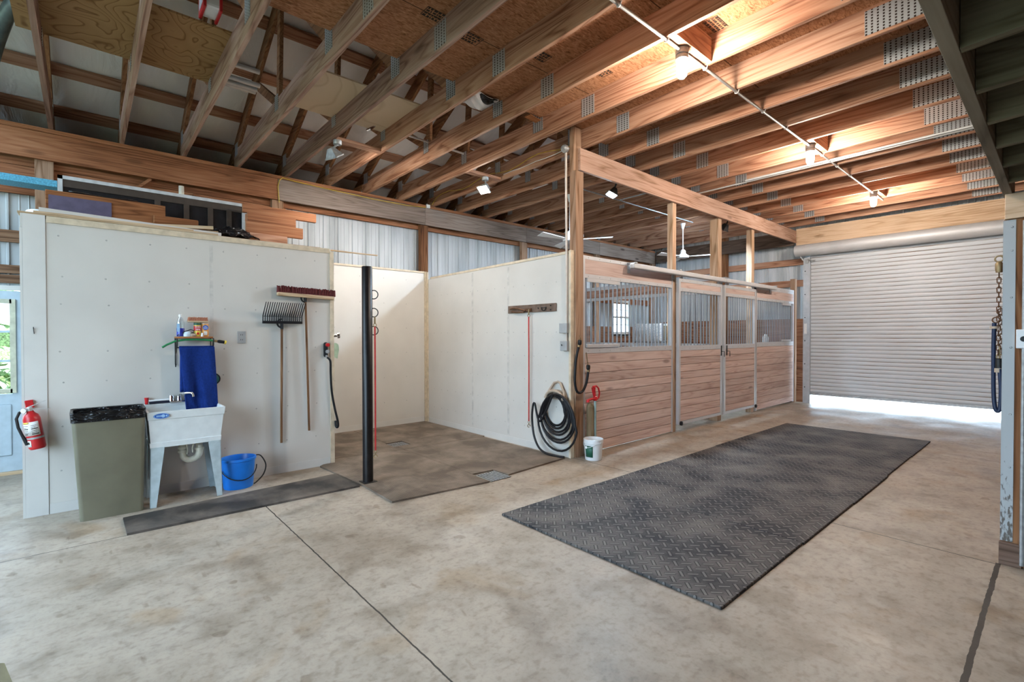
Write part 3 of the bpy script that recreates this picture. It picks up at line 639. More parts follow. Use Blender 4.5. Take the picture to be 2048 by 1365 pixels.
# ------------------------------------------------------------------ stall fronts
BARM = plain('steel_bars', (.27, .30, .33), .45, .5, .05)
def stall_panel(name, lab, cat, y0, y1, xc, z, nb, th=.045, feed=None, group=None):
    # z: dict of heights; channels, boards and bars as parts
    t = thing(name, lab, cat, (xc, (y0 + y1) / 2, z['b0']), group); xa, xb = xc - th / 2, xc + th / 2; s = z.get('side', .035)
    nbd = 10; hb = (z['m0'] - z['b1']) / nbd
    for k in range(nbd):
        m = MB(); zz = z['b1'] + k * hb; m.box(xa + .004, xb - .004, y0 + .01, y1 - .01, zz + .003, zz + hb - .003, .003); m.box(xa + .016, xb - .018, y0 + .01, y1 - .01, zz - .004 if k else zz, zz + .006); m.build('board', STALLY, t)
    m = MB(); m.box(xa + .004, xb - .004, y0 + .01, y1 - .01, z['l1'], z['t0'], .002); m.build('top_board', STALLY, t)
    m = MB()
    m.box(xa, xb, y0, y1, z['t0'], z['t1']); m.build('top_channel', CHANW, t)
    m = MB(); m.box(xa, xb, y0, y1, z['l0'], z['l1']); m.build('upper_channel', CHANW, t)
    m = MB(); m.box(xa, xb, y0, y1, z['m0'], z['m1']); m.build('middle_channel', CHANW, t)
    if z['b1'] > z['b0'] + .01:
        m = MB(); m.box(xa, xb, y0, y1, z['b0'], z['b1']); m.build('bottom_channel', CHANW, t)
    for a in (y0, y1 - s):
        m = MB(); m.box(xa - .001, xb + .001, a, a + s, z['b0'], z['t1']); m.build('side_channel', CHANW, t)
    m = MB()
    for zz in (z['l0'] + .02, z['m0'] + .03, (z['t0'] + z['t1']) / 2):
        k = y0 + .1
        while k < y1: m.lathe([(.006, 0), (.004, .004)], (xb, k, zz), (1, 0, 0), 6); k += .22
    m.build('rivets', GALVD, t)
    first = None
    for k in range(nb):
        y = y0 + s + (y1 - y0 - 2 * s) * (k + .5) / nb
        if first is None:
            m = MB(); m.tube([(xc, y, z['m1'] - .005), (xc, y, z['l0'] + .005)], .0095, 8); first = m.build('bar', BARM, t, smooth=True); yy = y
        else:
            c = first.copy(); C.objects.link(c); c.parent = t; c.location = (0, y - yy, 0)
    if feed:
        for (za, zb) in ((z['l0'] - .05, z['l0'] - .005), (z['m1'] + .005, z['m1'] + .045)):
            m = MB(); m.box(xb - .012, xb + .014, feed[0], feed[1], za, zb, .003); m.build('feed_gate_rail', CHANW, t)
    return t
ZP = dict(b0=.015, b1=.02, m0=1.255, m1=1.322, l0=2.19, l1=2.238, t0=2.418, t1=2.463)
ZP2 = dict(b0=.02, b1=.03, m0=1.25, m1=1.335, l0=2.15, l1=2.20, t0=2.36, t1=2.45)
ZD = dict(b0=.12, b1=.165, m0=1.245, m1=1.316, l0=2.145, l1=2.20, t0=2.285, t1=2.335, side=.05)
stall_panel('barred_stall_front', 'fixed barred stall front beside the wash bay corner post', 'stall panel', 4.59, 6.66, -3.92, ZP, 22, feed=(4.66, 5.32))
stall_panel('barred_stall_front', 'fixed barred stall front nearest the roll-up door', 'stall panel', 9.66, 11.625, -3.92, ZP2, 22, feed=(10.95, 11.42))
for k, (a, b) in enumerate(((6.72, 8.115), (8.20, 9.48))):
    t = stall_panel('stall_door', ['sliding stall door left of the thick pale post', 'sliding stall door right of the thick pale post'][k], 'stall door', a, b, -3.855, ZD, 13, group='sliding stall doors')
    for yy, nm in ((a + .1, 'hanger'), (b - .1, 'hanger')):
        m = MB(); m.box(-3.862, -3.85, yy - .02, yy + .02, 2.33, 2.37); m.tube([(-3.83, yy, 2.335), (-3.83, yy, 2.38)], .008, 6); m.build('hanger', GALVD, t)
    yy = a + .045 if k == 0 else b - .02
    m = MB(); m.lathe([(.02, 0), (.032, .006), (.032, .03), (.02, .036)], (-3.832, yy, .14), (1, 0, 0), 16); m.build('guide_wheel', BLACKP, t, smooth=True)
    yy = b - .03 if k == 0 else a + .09
    m = MB(); m.box(-3.832, -3.824, yy - .012, yy + .012, 1.13, 1.30); m.tube([(-3.82, yy, 1.2), (-3.79, yy + .03, 1.2), (-3.79, yy + .03, 1.11)], .006, 6); m.build('latch', BLACKM, t)
for k, (a, b, bb) in enumerate(((5.48, 8.16, (5.52, 6.66, 8.12)), (8.17, 10.36, (8.21, 9.45, 10.3)))):
    t = thing('door_track', ['white sliding door track over the first stall door', 'white sliding door track over the second stall door'][k], 'track', (-3.81, (a + b) / 2, 2.34))
    m = MB(); m.box(-3.848, -3.775, a, b, 2.372, 2.44, .012); m.build('rail', CHANW, t)
    for yy in bb:
        m = MB(); m.box(-3.896, -3.765, yy - .025, yy + .025, 2.44, 2.455); m.box(-3.896, -3.884, yy - .025, yy + .025, 2.32, 2.45); m.build('bracket', GALVD, t)
# cross wall between the stalls
def partition():
    t = thing('stall_partition', 'barred plank partition between the two stalls, seen through the front bars', 'partition', (-5.65, 8.42, 0)); x0, x1, y = -7.42, -4.06, 8.42
    for k in range(9):
        m = MB(); m.box(x0, x1, y - .02, y + .02, .02 + k * .137, .02 + k * .137 + .134, .003); m.build('board', STALLX, t)
    m = MB(); m.box(x0, x1, y - .018, y + .018, 2.285, 2.45); m.build('top_board', STALLX, t)
    for z0, z1 in ((2.45, 2.52), (2.225, 2.285), (1.255, 1.32)):
        m = MB(); m.box(x0, x1, y - .024, y + .024, z0, z1); m.build('channel', CHANW, t)
    first = None
    for k in range(30):
        x = x0 + .08 + (x1 - x0 - .16) * k / 29
        if first is None:
            m = MB(); m.tube([(x, y, 1.315), (x, y, 2.23)], .0095, 6); first = m.build('bar', BARM, t, smooth=True); xx = x
        else:
            c = first.copy(); C.objects.link(c); c.parent = t; c.location = (x - xx, 0, 0)
partition()
# stall window
def window(name, y0, y1, z0, z1, cols, rows):
    t = struct(thing(name, 'bright white grid window in the back wall of the far stall', 'window', (XS, (y0 + y1) / 2, z0)))
    m = MB()
    for a, b, c_, d_ in ((y0 - .06, y0, z0 - .06, z1 + .06), (y1, y1 + .06, z0 - .06, z1 + .06), (y0, y1, z0 - .06, z0), (y0, y1, z1, z1 + .06), (y0, y1, (z0 + z1) / 2 - .02, (z0 + z1) / 2 + .02)): m.box(XS - .03, XS + .10, a, b, c_, d_)
    m.build('frame', WTRIM, t)
    m = MB()
    for k in range(1, cols): y = y0 + (y1 - y0) * k / cols; m.box(XS + .02, XS + .035, y - .008, y + .008, z0, z1)
    for k in range(1, rows): z = z0 + (z1 - z0) * k / rows; m.box(XS + .02, XS + .035, y0, y1, z - .008, z + .008)
    m.build('muntin', WTRIM, t)
    m = MB(); m.box(XS + .024, XS + .028, y0, y1, z0, z1); m.build('pane', PANE, t)
window('window_1', 9.92, 10.56, 1.56, 2.30, 3, 4)
# entry door at the left
t = thing('door_2', 'pale blue entry door with a grid window, left of the white column', 'door', (XS + .05, -.97, 0)); t['kind'] = 'structure'
xd = XS + .03; ya, yb = -1.45, -.47
m = MB(); m.box(xd, xd + .045, ya, yb, .03, .86); m.box(xd, xd + .045, ya, yb, 1.86, 1.965); m.box(xd, xd + .045, ya, ya + .12, .86, 1.86); m.box(xd, xd + .045, yb - .12, yb, .86, 1.86); m.build('door_leaf', DOORP, t)
m = MB()
for a, b in ((ya + .13, -1.0), (-.92, yb - .13)):
    for z0, z1 in ((.2, .75),): m.box(xd + .045, xd + .055, a, b, z0, z1, .008)
m.build('raised_panel', DOORP, t)
m = MB(); y0, y1, z0, z1 = ya + .12, yb - .12, .90, 1.845
for a, b, c_, d_ in ((y0 - .03, y0 + .015, z0 - .03, z1 + .03), (y1 - .015, y1 + .03, z0 - .03, z1 + .03), (y0, y1, z0 - .03, z0 + .015), (y0, y1, z1 - .015, z1 + .03)): m.box(xd + .02, xd + .06, a, b, c_, d_)
m.build('window_frame', plain('cream_frame', (.55, .55, .42), .5), t)
m = MB()
for k in (1, 2): z = z0 + (z1 - z0) * k / 3; m.box(xd + .025, xd + .04, y0, y1, z - .012, z + .012); y = y0 + (y1 - y0) * k / 3; m.box(xd + .025, xd + .04, y - .012, y + .012, z0, z1)
m.build('muntin', DOORP, t)
m = MB(); m.box(xd + .03, xd + .034, y0, y1, z0, z1); m.build('pane', PANE, t)
m = MB(); m.box(xd, xd + .06, ya - .07, yb + .06, 1.972, 2.02); m.box(xd, xd + .06, ya - .07, ya - .005, 0, 1.972); m.box(xd, xd + .06, yb + .005, yb + .06, 0, 1.972); m.build('door_frame', WTRIM, t)
m = MB(); m.box(xd - .02, xd + .1, ya, yb, 0, .028); m.build('threshold', TANY, t)
# greenery outside the entry door
m = MB(); r = random.Random(3)
for k in range(900):
    c = Vector((r.uniform(-12.5, -10.5), r.uniform(-4, 1.5), r.uniform(0, 2.4) - .15)); n = Vector((r.uniform(-1, 1), r.uniform(-1, 1), r.uniform(.1, 1))).normalized(); a = n.orthogonal() * .16; b = n.cross(a) * .6
    m.bm.faces.new([m.bm.verts.new(c + q) for q in (a, b, -a, -b)])
m.tube([(-11.5, -1.2, -.16), (-11.5, -1.2, 1.4)], .08, 8)
tag(m.build('shrub', LEAF), 'sunlit green shrub outside the entry door window', 'shrub')

# ------------------------------------------------------------------ rubber mats and drains
ym = [2.555 + 1.231 * k for k in range(6)]
for k in range(5):
    j = .004 * ((k * 37 % 5) - 2); x0, x1 = -3.03 + j, -1.205 + .006 * (k % 3)
    m = MB(); m.box(x0, x1, ym[k] + .0015, ym[k + 1] - .0015, 0.0005, .0185, .005)
    tag(m.build('stall_mat', MAT_T), ['black tread-patterned rubber mat at the near end of the aisle', 'black tread-patterned aisle mat, second from the near end', 'black tread-patterned aisle mat in the middle of the five', 'black tread-patterned aisle mat, second from the far end', 'black tread-patterned rubber mat at the far end of the aisle'][k], 'mat', 'aisle mats laid end to end')
def flat(poly, name, mat, lab, h=.014, group=None):
    m = MB(); m.prism([(x, y, .0005) for x, y in poly], (0, 0, h)); return tag(m.build(name, mat), lab, 'mat', group)
flat([(-4.99, .215), (-4.572, .219), (-4.53, 2.0), (-5.085, 1.976)], 'runner_mat', MAT_R, 'long narrow grey rubber runner in front of the utility sink', .018)
flat([(-5.715, 2.215), (-5.50, 1.965), (-4.53, 2.03), (-3.905, 2.022), (-3.80, 3.037), (-4.064, 3.043), (-4.075, 3.053), (-5.59, 3.062)], 'wash_mat', MAT_W, 'brown ribbed rubber mat under the black tie post', .016, 'wash bay mats')
flat([(-5.59, 3.068), (-4.12, 3.06), (-4.10, 3.325), (-3.855, 3.34), (-3.935, 4.30), (-5.55, 4.30)], 'wash_mat', MAT_W, 'brown rubber mat below the white wall with the red lead', .016, 'wash bay mats')
flat([(-7.19, 2.14), (-5.722, 2.22), (-5.6, 3.062), (-5.80, 3.062), (-5.80, 3.03), (-6.06, 3.03), (-6.06, 3.062), (-7.19, 3.07)], 'wash_mat', MAT_W, 'brown rubber mat at the back left of the wash bay', .016, 'wash bay mats')
flat([(-7.19, 3.076), (-6.06, 3.068), (-6.06, 3.285), (-5.80, 3.285), (-5.80, 3.068), (-5.6, 3.068), (-5.56, 4.35), (-7.19, 4.35)], 'wash_mat', MAT_W, 'brown rubber mat in the back right corner of the wash bay', .016, 'wash bay mats')
for k, (x0, x1, y0, y1) in enumerate(((-6.055, -5.805, 3.035, 3.28), (-4.095, -3.80, 3.058, 3.325))):
    t = thing('floor_drain', ['square floor drain in the back of the wash bay', 'slotted floor drain at the front edge of the wash bay'][k], 'drain', ((x0 + x1) / 2, (y0 + y1) / 2, .0005))
    m = MB(); m.box(x0, x1, y0, y1, .0005, .002); m.build('pan', BLACKM, t)
    m = MB(); n = 8
    for i in range(n): y = y0 + .012 + (y1 - y0 - .024) * i / (n - 1); m.box(x0 + .02, x1, y - .006, y + .006, .002, .008)
    m.box(x0 + .02, x0 + .03, y0, y1, .002, .008); m.box(x1 - .01, x1, y0, y1, .002, .008); m.build('grate', GALVD, t)

# ------------------------------------------------------------------ wash bay fittings
t = thing('tie_post', 'tall black round steel post at the wash bay mouth', 'post', (-4.60, 2.118, 0))
m = MB(); m.lathe([(.051, 0), (.051, 2.165), (.047, 2.17)], (-4.60, 2.118, 0), seg=28); m.build('pipe', POLE, t, smooth=True)
m = MB(); m.box(-4.66, -4.53, 2.05, 2.185, .0165, .022); m.build('base_plate', BLACKM, t)
for z in (1.89, 1.71, 1.53):
    m = MB(); m.ring((-4.565, 2.172, z), .043, .005, (.75, -.66, 0)); m.build('tie_ring', BLACKM, t, smooth=True)
def snap(m, p, s=1):                                              # a swivel snap hook hanging at p
    p = Vector(p); m.ring(p + Vector((0, 0, -.012 * s)), .012 * s, .003 * s, (.75, -.66, 0)); m.tube([p + Vector((0, 0, -.024 * s)), p + Vector((0, 0, -.045 * s))], .006 * s, 8)
    m.ring(p + Vector((0, 0, -.062 * s)), .017 * s, .0045 * s, (.75, -.66, 0), .6, 2 * PI - .3)
def lead(name, lab, x, y, z0, z1, top):
    t = thing(name, lab, 'lead rope', (x, y, z1 - .08))
    m = MB(); m.tube([(x, y, z0 - .05), (x + .002, y, (z0 + z1) / 2), (x, y, z1)], .0085, 8); m.build('webbing', REDW, t, smooth=True)
    m = MB(); snap(m, (x, y, z1)); m.ring((x, y, z0 - .035), .015, .0035, (.75, -.66, 0)); m.tube([(x, y, z0 + .05), (x, y, z0 - .02)], .009, 8); m.build('snap_hook', BRASS, t, smooth=True)
lead('lead_rope', 'red lead hanging from the ring of the black tie post', -4.55, 2.176, 1.62, .33, 0)
t = thing('tie_bracket', 'brown metal tie bar screwed to the right white wall', 'bracket', (-4.59, 4.375, 1.78))
m = MB(); m.box(-5.043, -4.138, 4.362, 4.372, 1.778, 1.880, .003); m.build('plate', BRONZE, t)
m = MB()
for x in (-4.23, -4.45): m.lathe([(.011, 0), (.007, .01)], (x, 4.362, 1.80 if x > -4.3 else 1.83), (0, -1, 0), 8)
m.lathe([(.011, 0), (.007, .01)], (-4.23, 4.362, 1.852), (0, -1, 0), 8); m.ring((-4.345, 4.352, 1.832), .04, .006, (0, -1, 0), PI, 2 * PI); m.tube([(-4.39, 4.352, 1.832), (-4.30, 4.352, 1.832)], .006, 6); m.build('ring_and_bolts', BLACKM, t, smooth=True)
m = MB(); m.tube([(-4.98, 4.345, 1.835), (-4.9, 4.33, 1.845), (-4.8, 4.32, 1.835), (-4.66, 4.325, 1.80)], .011, 8); m.tube([(-4.95, 4.35, 1.80), (-4.86, 4.34, 1.785), (-4.7, 4.345, 1.785)], .010, 8); m.box(-4.67, -4.57, 4.335, 4.362, 1.79, 1.83); m.build('clasp_arm', RUST, t, smooth=True)
lead('lead_rope', 'red lead hanging from the brown tie bar on the white wall', -4.60, 4.335, 1.77, .36, 0)
t = thing('wall_conduit', 'grey pipe with two electrical boxes on the right end of the white wall', 'conduit', (-3.96, 4.35, 1.28))
m = MB(); m.tube([(-3.965, 4.352, 3.72), (-3.955, 4.352, 2.5), (-3.955, 4.352, 1.63)], .0135, 10); m.tube([(-3.955, 4.352, 1.51), (-3.955, 4.352, 1.41)], .0135, 10); m.build('pipe', CONDW, t, smooth=True)
m = MB(); m.box(-4.045, -3.92, 4.315, 4.379, 1.505, 1.628, .006); m.build('switch_box', BOXG, t)
m = MB(); m.box(-4.03, -3.918, 4.315, 4.379, 1.292, 1.412, .006); m.build('switch_box', BOXG, t)
m = MB(); m.tube([(-4.0, 4.315, 1.355), (-3.985, 4.295, 1.365)], .006, 6); m.build('toggle', BLACKP, t)
m = MB(); m.lathe([(.035, 0), (.05, .02), (.05, .05), (.03, .07)], (-3.965, 4.36, 3.735), (0, -.6, -.5), 12); m.build('junction_box', GALVD, t, smooth=True)
# hose hanger and hose
t = thing('hose_hanger', 'tan plastic hose hanger on the white wall', 'hanger', (-4.11, 4.35, .70)); xc = -4.11
m = MB()
m.tube([(xc - .16, 4.30, .70), (xc - .13, 4.335, .78), (xc - .05, 4.355, .895), (xc, 4.36, .905), (xc + .05, 4.355, .895), (xc + .13, 4.335, .78), (xc + .15, 4.30, .69)], .015, 8)
pts = [(xc + .145 * math.cos(a), 4.30, .70 + .10 * math.sin(a)) for a in [PI * i / 12 for i in range(13)]]; m.tube(pts, .018, 8); m.tube([(p[0], 4.37, p[2]) for p in pts], .012, 8)
m.build('frame', TANP, t, smooth=True)
m = MB()
for i in range(12):
    a = [(xc + .135 * math.cos(PI * (i + q) / 12), .70 + .09 * math.sin(PI * (i + q) / 12)) for q in (0, 1)]
    m.prism([(a[0][0], 4.29, a[0][1]), (a[1][0], 4.29, a[1][1]), (a[1][0], 4.379, a[1][1]), (a[0][0], 4.379, a[0][1])], (0, 0, .005))
m.box(xc - .15, xc + .16, 4.36, 4.375, .685, .70); m.build('saddle', TANP, t)
m = MB(); r = random.Random(5); P = []
for k in range(7):
    R = .215 + .035 * k; bot = .36 - .042 * k + r.uniform(-.03, .03)
    for i in range(28):
        a = 2 * PI * i / 28; q = k + i / 28; zt = .735 + .006 * k
        x = xc - .03 + .016 * k + (.145 + .024 * k + .012 * math.sin(q * 3)) * math.sin(a) * (1.1 if math.cos(a) < 0 else .85 + .15 * abs(math.sin(a)))
        z = (zt + bot) / 2 + (zt - bot) / 2 * math.cos(a); y = 4.335 - .011 * k + .02 * math.sin(a * .5)
        P.append((x, y, z))
P += [(xc - .22, 4.275, .40), (xc - .31, 4.265, .62), (xc - .345, 4.26, .52), (xc - .345, 4.26, .36), (xc - .30, 4.25, .20), (xc - .20, 4.235, .08), (xc - .06, 4.225, .034), (xc + .10, 4.235, .031), (xc + .20, 4.26, .031)]
P = P[:-9] + spline(P[-10:], 6)
m.tube(P, .0135, 8); tag(m.build('garden_hose', BLACKP, smooth=True), 'black hose coiled on the tan hanger at the wash bay corner', 'hose')
# valve on the front wall
t = thing('mixing_valve', 'black shower valve with red and grey knobs on the wall end', 'valve', (WX, 2.05, 1.22))
m = MB(); m.box(WX + .001, WX + .04, 2.025, 2.075, 1.235, 1.405, .02); m.build('backplate', BLACKP, t)
m = MB(); m.lathe([(.012, 0), (.021, .01), (.02, .04)], (WX + .04, 2.055, 1.375), (1, 0, 0), 12); m.build('hot_knob', RED, t, smooth=True)
m = MB(); m.lathe([(.012, 0), (.02, .01), (.02, .04)], (WX + .04, 2.055, 1.30), (1, 0, 0), 12); m.lathe([(.012, 0), (.013, .03)], (WX + .03, 2.05, 1.25), (1, 0, -.3), 10); m.build('cold_knob', BOXG, t, smooth=True)
m = MB(); m.tube(spline([(WX + .05, 2.055, 1.235), (WX + .065, 2.085, 1.19), (WX + .06, 2.09, 1.05), (WX + .06, 2.10, .85), (WX + .07, 2.13, .65), (WX + .07, 2.16, .52), (WX + .06, 2.172, .45), (WX + .045, 2.168, .425), (WX + .03, 2.158, .44), (WX + .025, 2.155, .5)], 5), .013, 8); tag(m.build('short_hose', BLACKP, smooth=True), 'short black hose drooping from the shower valve', 'hose')
t = thing('pipe_knob', 'chrome round pipe fitting beyond the front wall end', 'fitting', (-5.60, 2.16, 1.46))
m = MB(); m.lathe([(.016, 0), (.016, .055), (.034, .06), (.034, .085), (.028, .09)], (-5.62, 2.152, 1.475), (.25, 1, .1), 16); m.build('head', CHROME, t, smooth=True)
m = MB(); m.grid(lambda u, v: (-5.60, 2.165 + .055 * u + .008 * math.sin(v * 5), 1.385 - .17 * v + .01 * math.sin(u * 4)), 5, 8); tag(m.build('rubber_glove', PALEG, solid=.003), 'pale green rubber glove hanging past the front wall end', 'glove')
# broom and fork
t = thing('push_broom', 'push broom with maroon bristles hung bristles up on the wall', 'broom', (WX + .02, 1.84, .43))
m = MB(); m.bar((WX + .045, 1.535, 1.925), (WX + .045, 2.13, 1.905), .065, .036, (0, 0, 1)); m.build('head_block', TANY, t)
m = MB(); r = random.Random(2)
for i in range(46):
    for j in range(4):
        y = 1.54 + .6 * i / 45; x = WX + .02 + .017 * j; z = 1.943 - .02 * i / 45
        m.tube([(x, y, z), (x + r.uniform(-.006, .01), y + r.uniform(-.008, .008) + .008 * (i - 22) / 22, z + .07 + r.uniform(-.008, .006))], [.0075, .005], 5)
m.build('bristles', BRISTLE, t)
m = MB(); m.ring((WX + .045, 1.822, 1.892), .045, .008, (1, 0, 0), PI, 2 * PI, 12); m.tube([(WX + .045, 1.822, 1.90), (WX + .045, 1.823, 1.85)], .016, 8); m.build('bracket', BLACKM, t, smooth=True)
m = MB(); m.tube([(WX + .045, 1.823, 1.87), (WX + .03, 1.858, .427)], .012, 10); m.build('handle', HANDLE, t, smooth=True)
t = thing('bedding_fork', 'black manure fork hung tines up beside the broom', 'fork', (WX + .02, 1.58, .334))
m = MB(); m.box(WX + .035, WX + .065, 1.385, 1.784, 1.608, 1.637, .005); m.build('crossbar', BLACKP, t)
first = None
for i in range(19):
    y = 1.39 + .389 * i / 18
    if first is None:
        m = MB(); m.tube([(WX + .05, y, 1.63), (WX + .055, y, 1.69), (WX + .18, y, 1.826)], [.006, .006, .004], 6); first = m.build('tine', BLACKP, t); y0_ = y
    else:
        c = first.copy(); C.objects.link(c); c.parent = t; c.location = (0, y - y0_, 0)
m = MB(); m.tube([(WX + .056, 1.388, 1.686), (WX + .056, 1.781, 1.680)], .003, 5); m.build('cross_wire', BLACKP, t)
m = MB(); m.ring((WX + .05, 1.575, 1.612), .045, .009, (1, 0, 0), PI, 2 * PI, 12); m.tube([(WX + .05, 1.575, 1.615), (WX + .05, 1.575, 1.55)], .016, 8); m.build('socket', BLACKP, t, smooth=True)
m = MB(); m.tube([(WX + .05, 1.575, 1.575), (WX + .035, 1.566, .334)], .0125, 10); m.build('handle', HANDLE, t, smooth=True)
t = thing('outlet', 'grey electrical outlet plate on the white wall', 'outlet', (WX, 1.2, 1.4))
m = MB(); m.box(WX + .0005, WX + .007, 1.164, 1.238, 1.403, 1.526, .002); m.build('plate', BOXG, t)
m = MB()
for z in (1.44, 1.49):
    for dy in (-.008, .008): m.box(WX + .007, WX + .0085, 1.201 + dy - .002, 1.201 + dy + .002, z - .006, z + .006)
m.build('sockets', BLACKP, t)
m = MB(); m.tube([(WX, -.315, 1.545), (WX + .02, -.315, 1.54), (WX + .025, -.315, 1.555)], .003, 6); m.tube([(WX + .012, -.315, 1.54), (WX + .012, -.312, 1.50)], .0025, 6); tag(m.build('coat_hook', BLACKM), 'small dark hook screwed into the white end column', 'hook')

# ------------------------------------------------------------------ wall shelf and what is on it
t = thing('wall_shelf', 'small wooden wall shelf on black wire brackets', 'shelf', (WX, .78, 1.26))
m = MB(); m.box(WX + .002, WX + .15, .632, .925, 1.458, 1.474, .003); m.build('board', OAK, t)
for y in (.638, .928):
    m = MB(); m.tube([(WX + .008, y, 1.47), (WX + .008, y, 1.22), (WX + .03, y, 1.19), (WX + .05, y, 1.21)], .005, 6); m.tube([(WX + .01, y, 1.46), (WX + .148, y, 1.455), (WX + .15, y, 1.40), (WX + .135, y, 1.38), (WX + .12, y, 1.39)], .005, 6); m.tube([(WX + .008, y, 1.30), (WX + .08, y, 1.33), (WX + .13, y, 1.445)], .004, 6); m.build('bracket', BLACKM, t, smooth=True)
m = MB(); m.tube([(WX + .11, .64, 1.482), (WX + .11, .70, 1.52), (WX + .11, .75, 1.54), (WX + .11, .775, 1.53), (WX + .11, .77, 1.51), (WX + .11, .755, 1.515)], .004, 6); m.tube([(WX + .11, .68, 1.505), (WX + .11, .78, 1.505)], .003, 6); m.build('scroll', BLACKM, t, smooth=True)
m = MB(); m.tube([(WX + .133, .638, 1.372), (WX + .133, .928, 1.368)], .006, 8); m.build('towel_bar', BLACKM, t)
m = MB()
def tw(u, v):
    z = 1.375 - .585 * v; y = .652 + .283 * u + .048 * v * (1 - .45 * u)
    x = WX + .142 + .016 * math.sin(u * 9 + v * 2.0) * (.35 + v) + .012 * math.sin(u * 17 - v * 3) * v + .02 * v
    return (x, y, z)
m.grid(tw, 28, 26)
m.grid(lambda u, v: (WX + .133 - .010 * v + .008 * math.sin(u * 7) - .02 * v, .66 + .27 * u, 1.375 - .42 * v), 14, 10)
m.grid(lambda u, v: (WX + .122 + .022 * v, .655 + .277 * u, 1.377 + .006 * math.sin(v * PI)), 10, 3)
tag(m.build('towel', BLUET, smooth=True, solid=.008), 'dark blue terry towel hanging from the shelf bar over the sink', 'towel')
t = thing('hose_piece', 'short green hose with a black nozzle lying along the shelf brackets', 'hose', (WX + .1, .78, 1.38))
m = MB(); m.tube([(WX + .14, .525, 1.375), (WX + .14, .56, 1.40), (WX + .14, .62, 1.43), (WX + .14, .70, 1.444), (WX + .14, .80, 1.446), (WX + .14, .90, 1.438), (WX + .14, .935, 1.432)], .009, 8); m.build('hose', GREEN, t, smooth=True)
m = MB(); m.tube([(WX + .14, .935, 1.432), (WX + .14, .96, 1.428)], .012, 10); m.build('coupling', BRASS, t, smooth=True)
m = MB(); m.tube([(WX + .14, .96, 1.428), (WX + .14, .975, 1.426), (WX + .14, 1.02, 1.418)], [.011, .016, .015], 10); m.build('nozzle', BLACKP, t, smooth=True)
m = MB(); m.tube([(WX + .14, 1.02, 1.418), (WX + .14, 1.036, 1.415)], .018, 10); m.build('nozzle_tip', YELLOWL, t, smooth=True)
sx = WX + .085; sz = 1.4745
t = thing('soap_bottle', 'clear bottle with blue liquid at the left end of the shelf', 'bottle', (sx, .672, sz))
m = MB(); m.lathe([(.030, 0), (.033, .01), (.033, .09), (.030, .13), (.022, .165), (.012, .18), (.012, .19)], (sx, .672, sz), seg=16); m.build('bottle_body', CLEARB, t, smooth=True)
m = MB(); m.lathe([(.029, .002), (.031, .01), (.031, .078), (.0, .079)], (sx, .672, sz), seg=16, capt=False); m.build('liquid', plain('blue_liquid', (.01, .05, .55), .2), t, smooth=True)
m = MB(); m.lathe([(.014, .186), (.014, .205), (.008, .208)], (sx, .672, sz), seg=12); m.build('cap', WPLAST, t, smooth=True)
m = MB(); m.prism([(sx + .034, .640, sz + .045), (sx + .034, .662, sz + .045), (sx + .034, .662, sz + .12), (sx + .034, .640, sz + .12)], (.0012, 0, 0)); m.build('label', LBINK, t)
m = MB(); m.lathe([(.032, 0), (.034, .02), (.028, .042), (.018, .048)], (sx + .015, .722, sz), seg=14, sx=.7); tag(m.build('sponge', plain('white_blue_sponge', (.62, .74, .80), .8), smooth=True), 'white and blue sponge next to the clear bottle', 'sponge')
m = MB(); m.lathe([(.026, 0), (.03, .014), (.02, .028), (.008, .03)], (sx + .02, .768, sz), seg=12, sx=.8); tag(m.build('pumice_stone', TANP, smooth=True), 'brown pumice lump beside the striped cans', 'stone')
for k, (y, body, top) in enumerate(((.806, YELLOWL, GREENL), (.868, ORANGEL, ORANGEL))):
    t = thing('cleanser_can', ['yellow and red cleanser can with a green top band', 'orange cleanser can with a blue oval mark'][k], 'can', (sx, y, sz))
    m = MB(); m.lathe([(.0295, 0), (.030, .003), (.030, .128), (.028, .132)], (sx, y, sz), seg=20); m.build('can_body', body, t, smooth=True)
    m = MB(); m.lathe([(.0305, .108 if k == 0 else .12), (.0305, .131)], (sx, y, sz), seg=20, capb=False, capt=False); m.build('top_band', top if k == 0 else TANP, t, smooth=True)
    if k == 0:
        m = MB(); m.lathe([(.0306, .055), (.0306, .10)], (sx, y, sz), seg=20, capb=False, capt=False); m.build('red_band', RED, t, smooth=True)
        text('BON', .021, (sx + .0312, y, sz + .089), (0, 1, 0), (0, 0, 1), WINK, t); text('AMI', .021, (sx + .0312, y, sz + .066), (0, 1, 0), (0, 0, 1), WINK, t)
        m = MB(); m.lathe([(.011, 0), (.011, .001)], (sx + .0302, y, sz + .028), (1, 0, 0), 14); m.build('round_mark', RED, t)
    else:
        m = MB(); m.lathe([(.024, 0), (.024, .0012)], (sx + .0302, y, sz + .085), (1, 0, 0), 20, sy=1.0, sx=1.0); m.build('oval_mark', BINK, t)
        text('BAR\nKEEPERS\nFRIEND', .010, (sx + .0316, y, sz + .085), (0, 1, 0), (0, 0, 1), WINK, t)
        m = MB(); m.box(sx + .0295, sx + .0308, y - .014, y + .014, sz + .012, sz + .05); m.build('lower_label', LABELW, t)
m = MB(); m.lathe([(.011, 0), (.011, .018), (.007, .022), (.009, .026), (.009, .034)], (sx + .045, .838, sz), seg=10); tag(m.build('small_jar', WPLAST, smooth=True), 'tiny white jar in front of the two cans', 'jar')
t = thing('scrub_brush', 'wooden scrub brush with orange bristles lying on the cans', 'brush', (sx, .81, sz + .1345))
m = MB(); m.box(sx - .03, sx + .03, .725, .895, sz + .1345, sz + .15, .006); m.build('back', TANY, t)
m = MB(); r = random.Random(9)
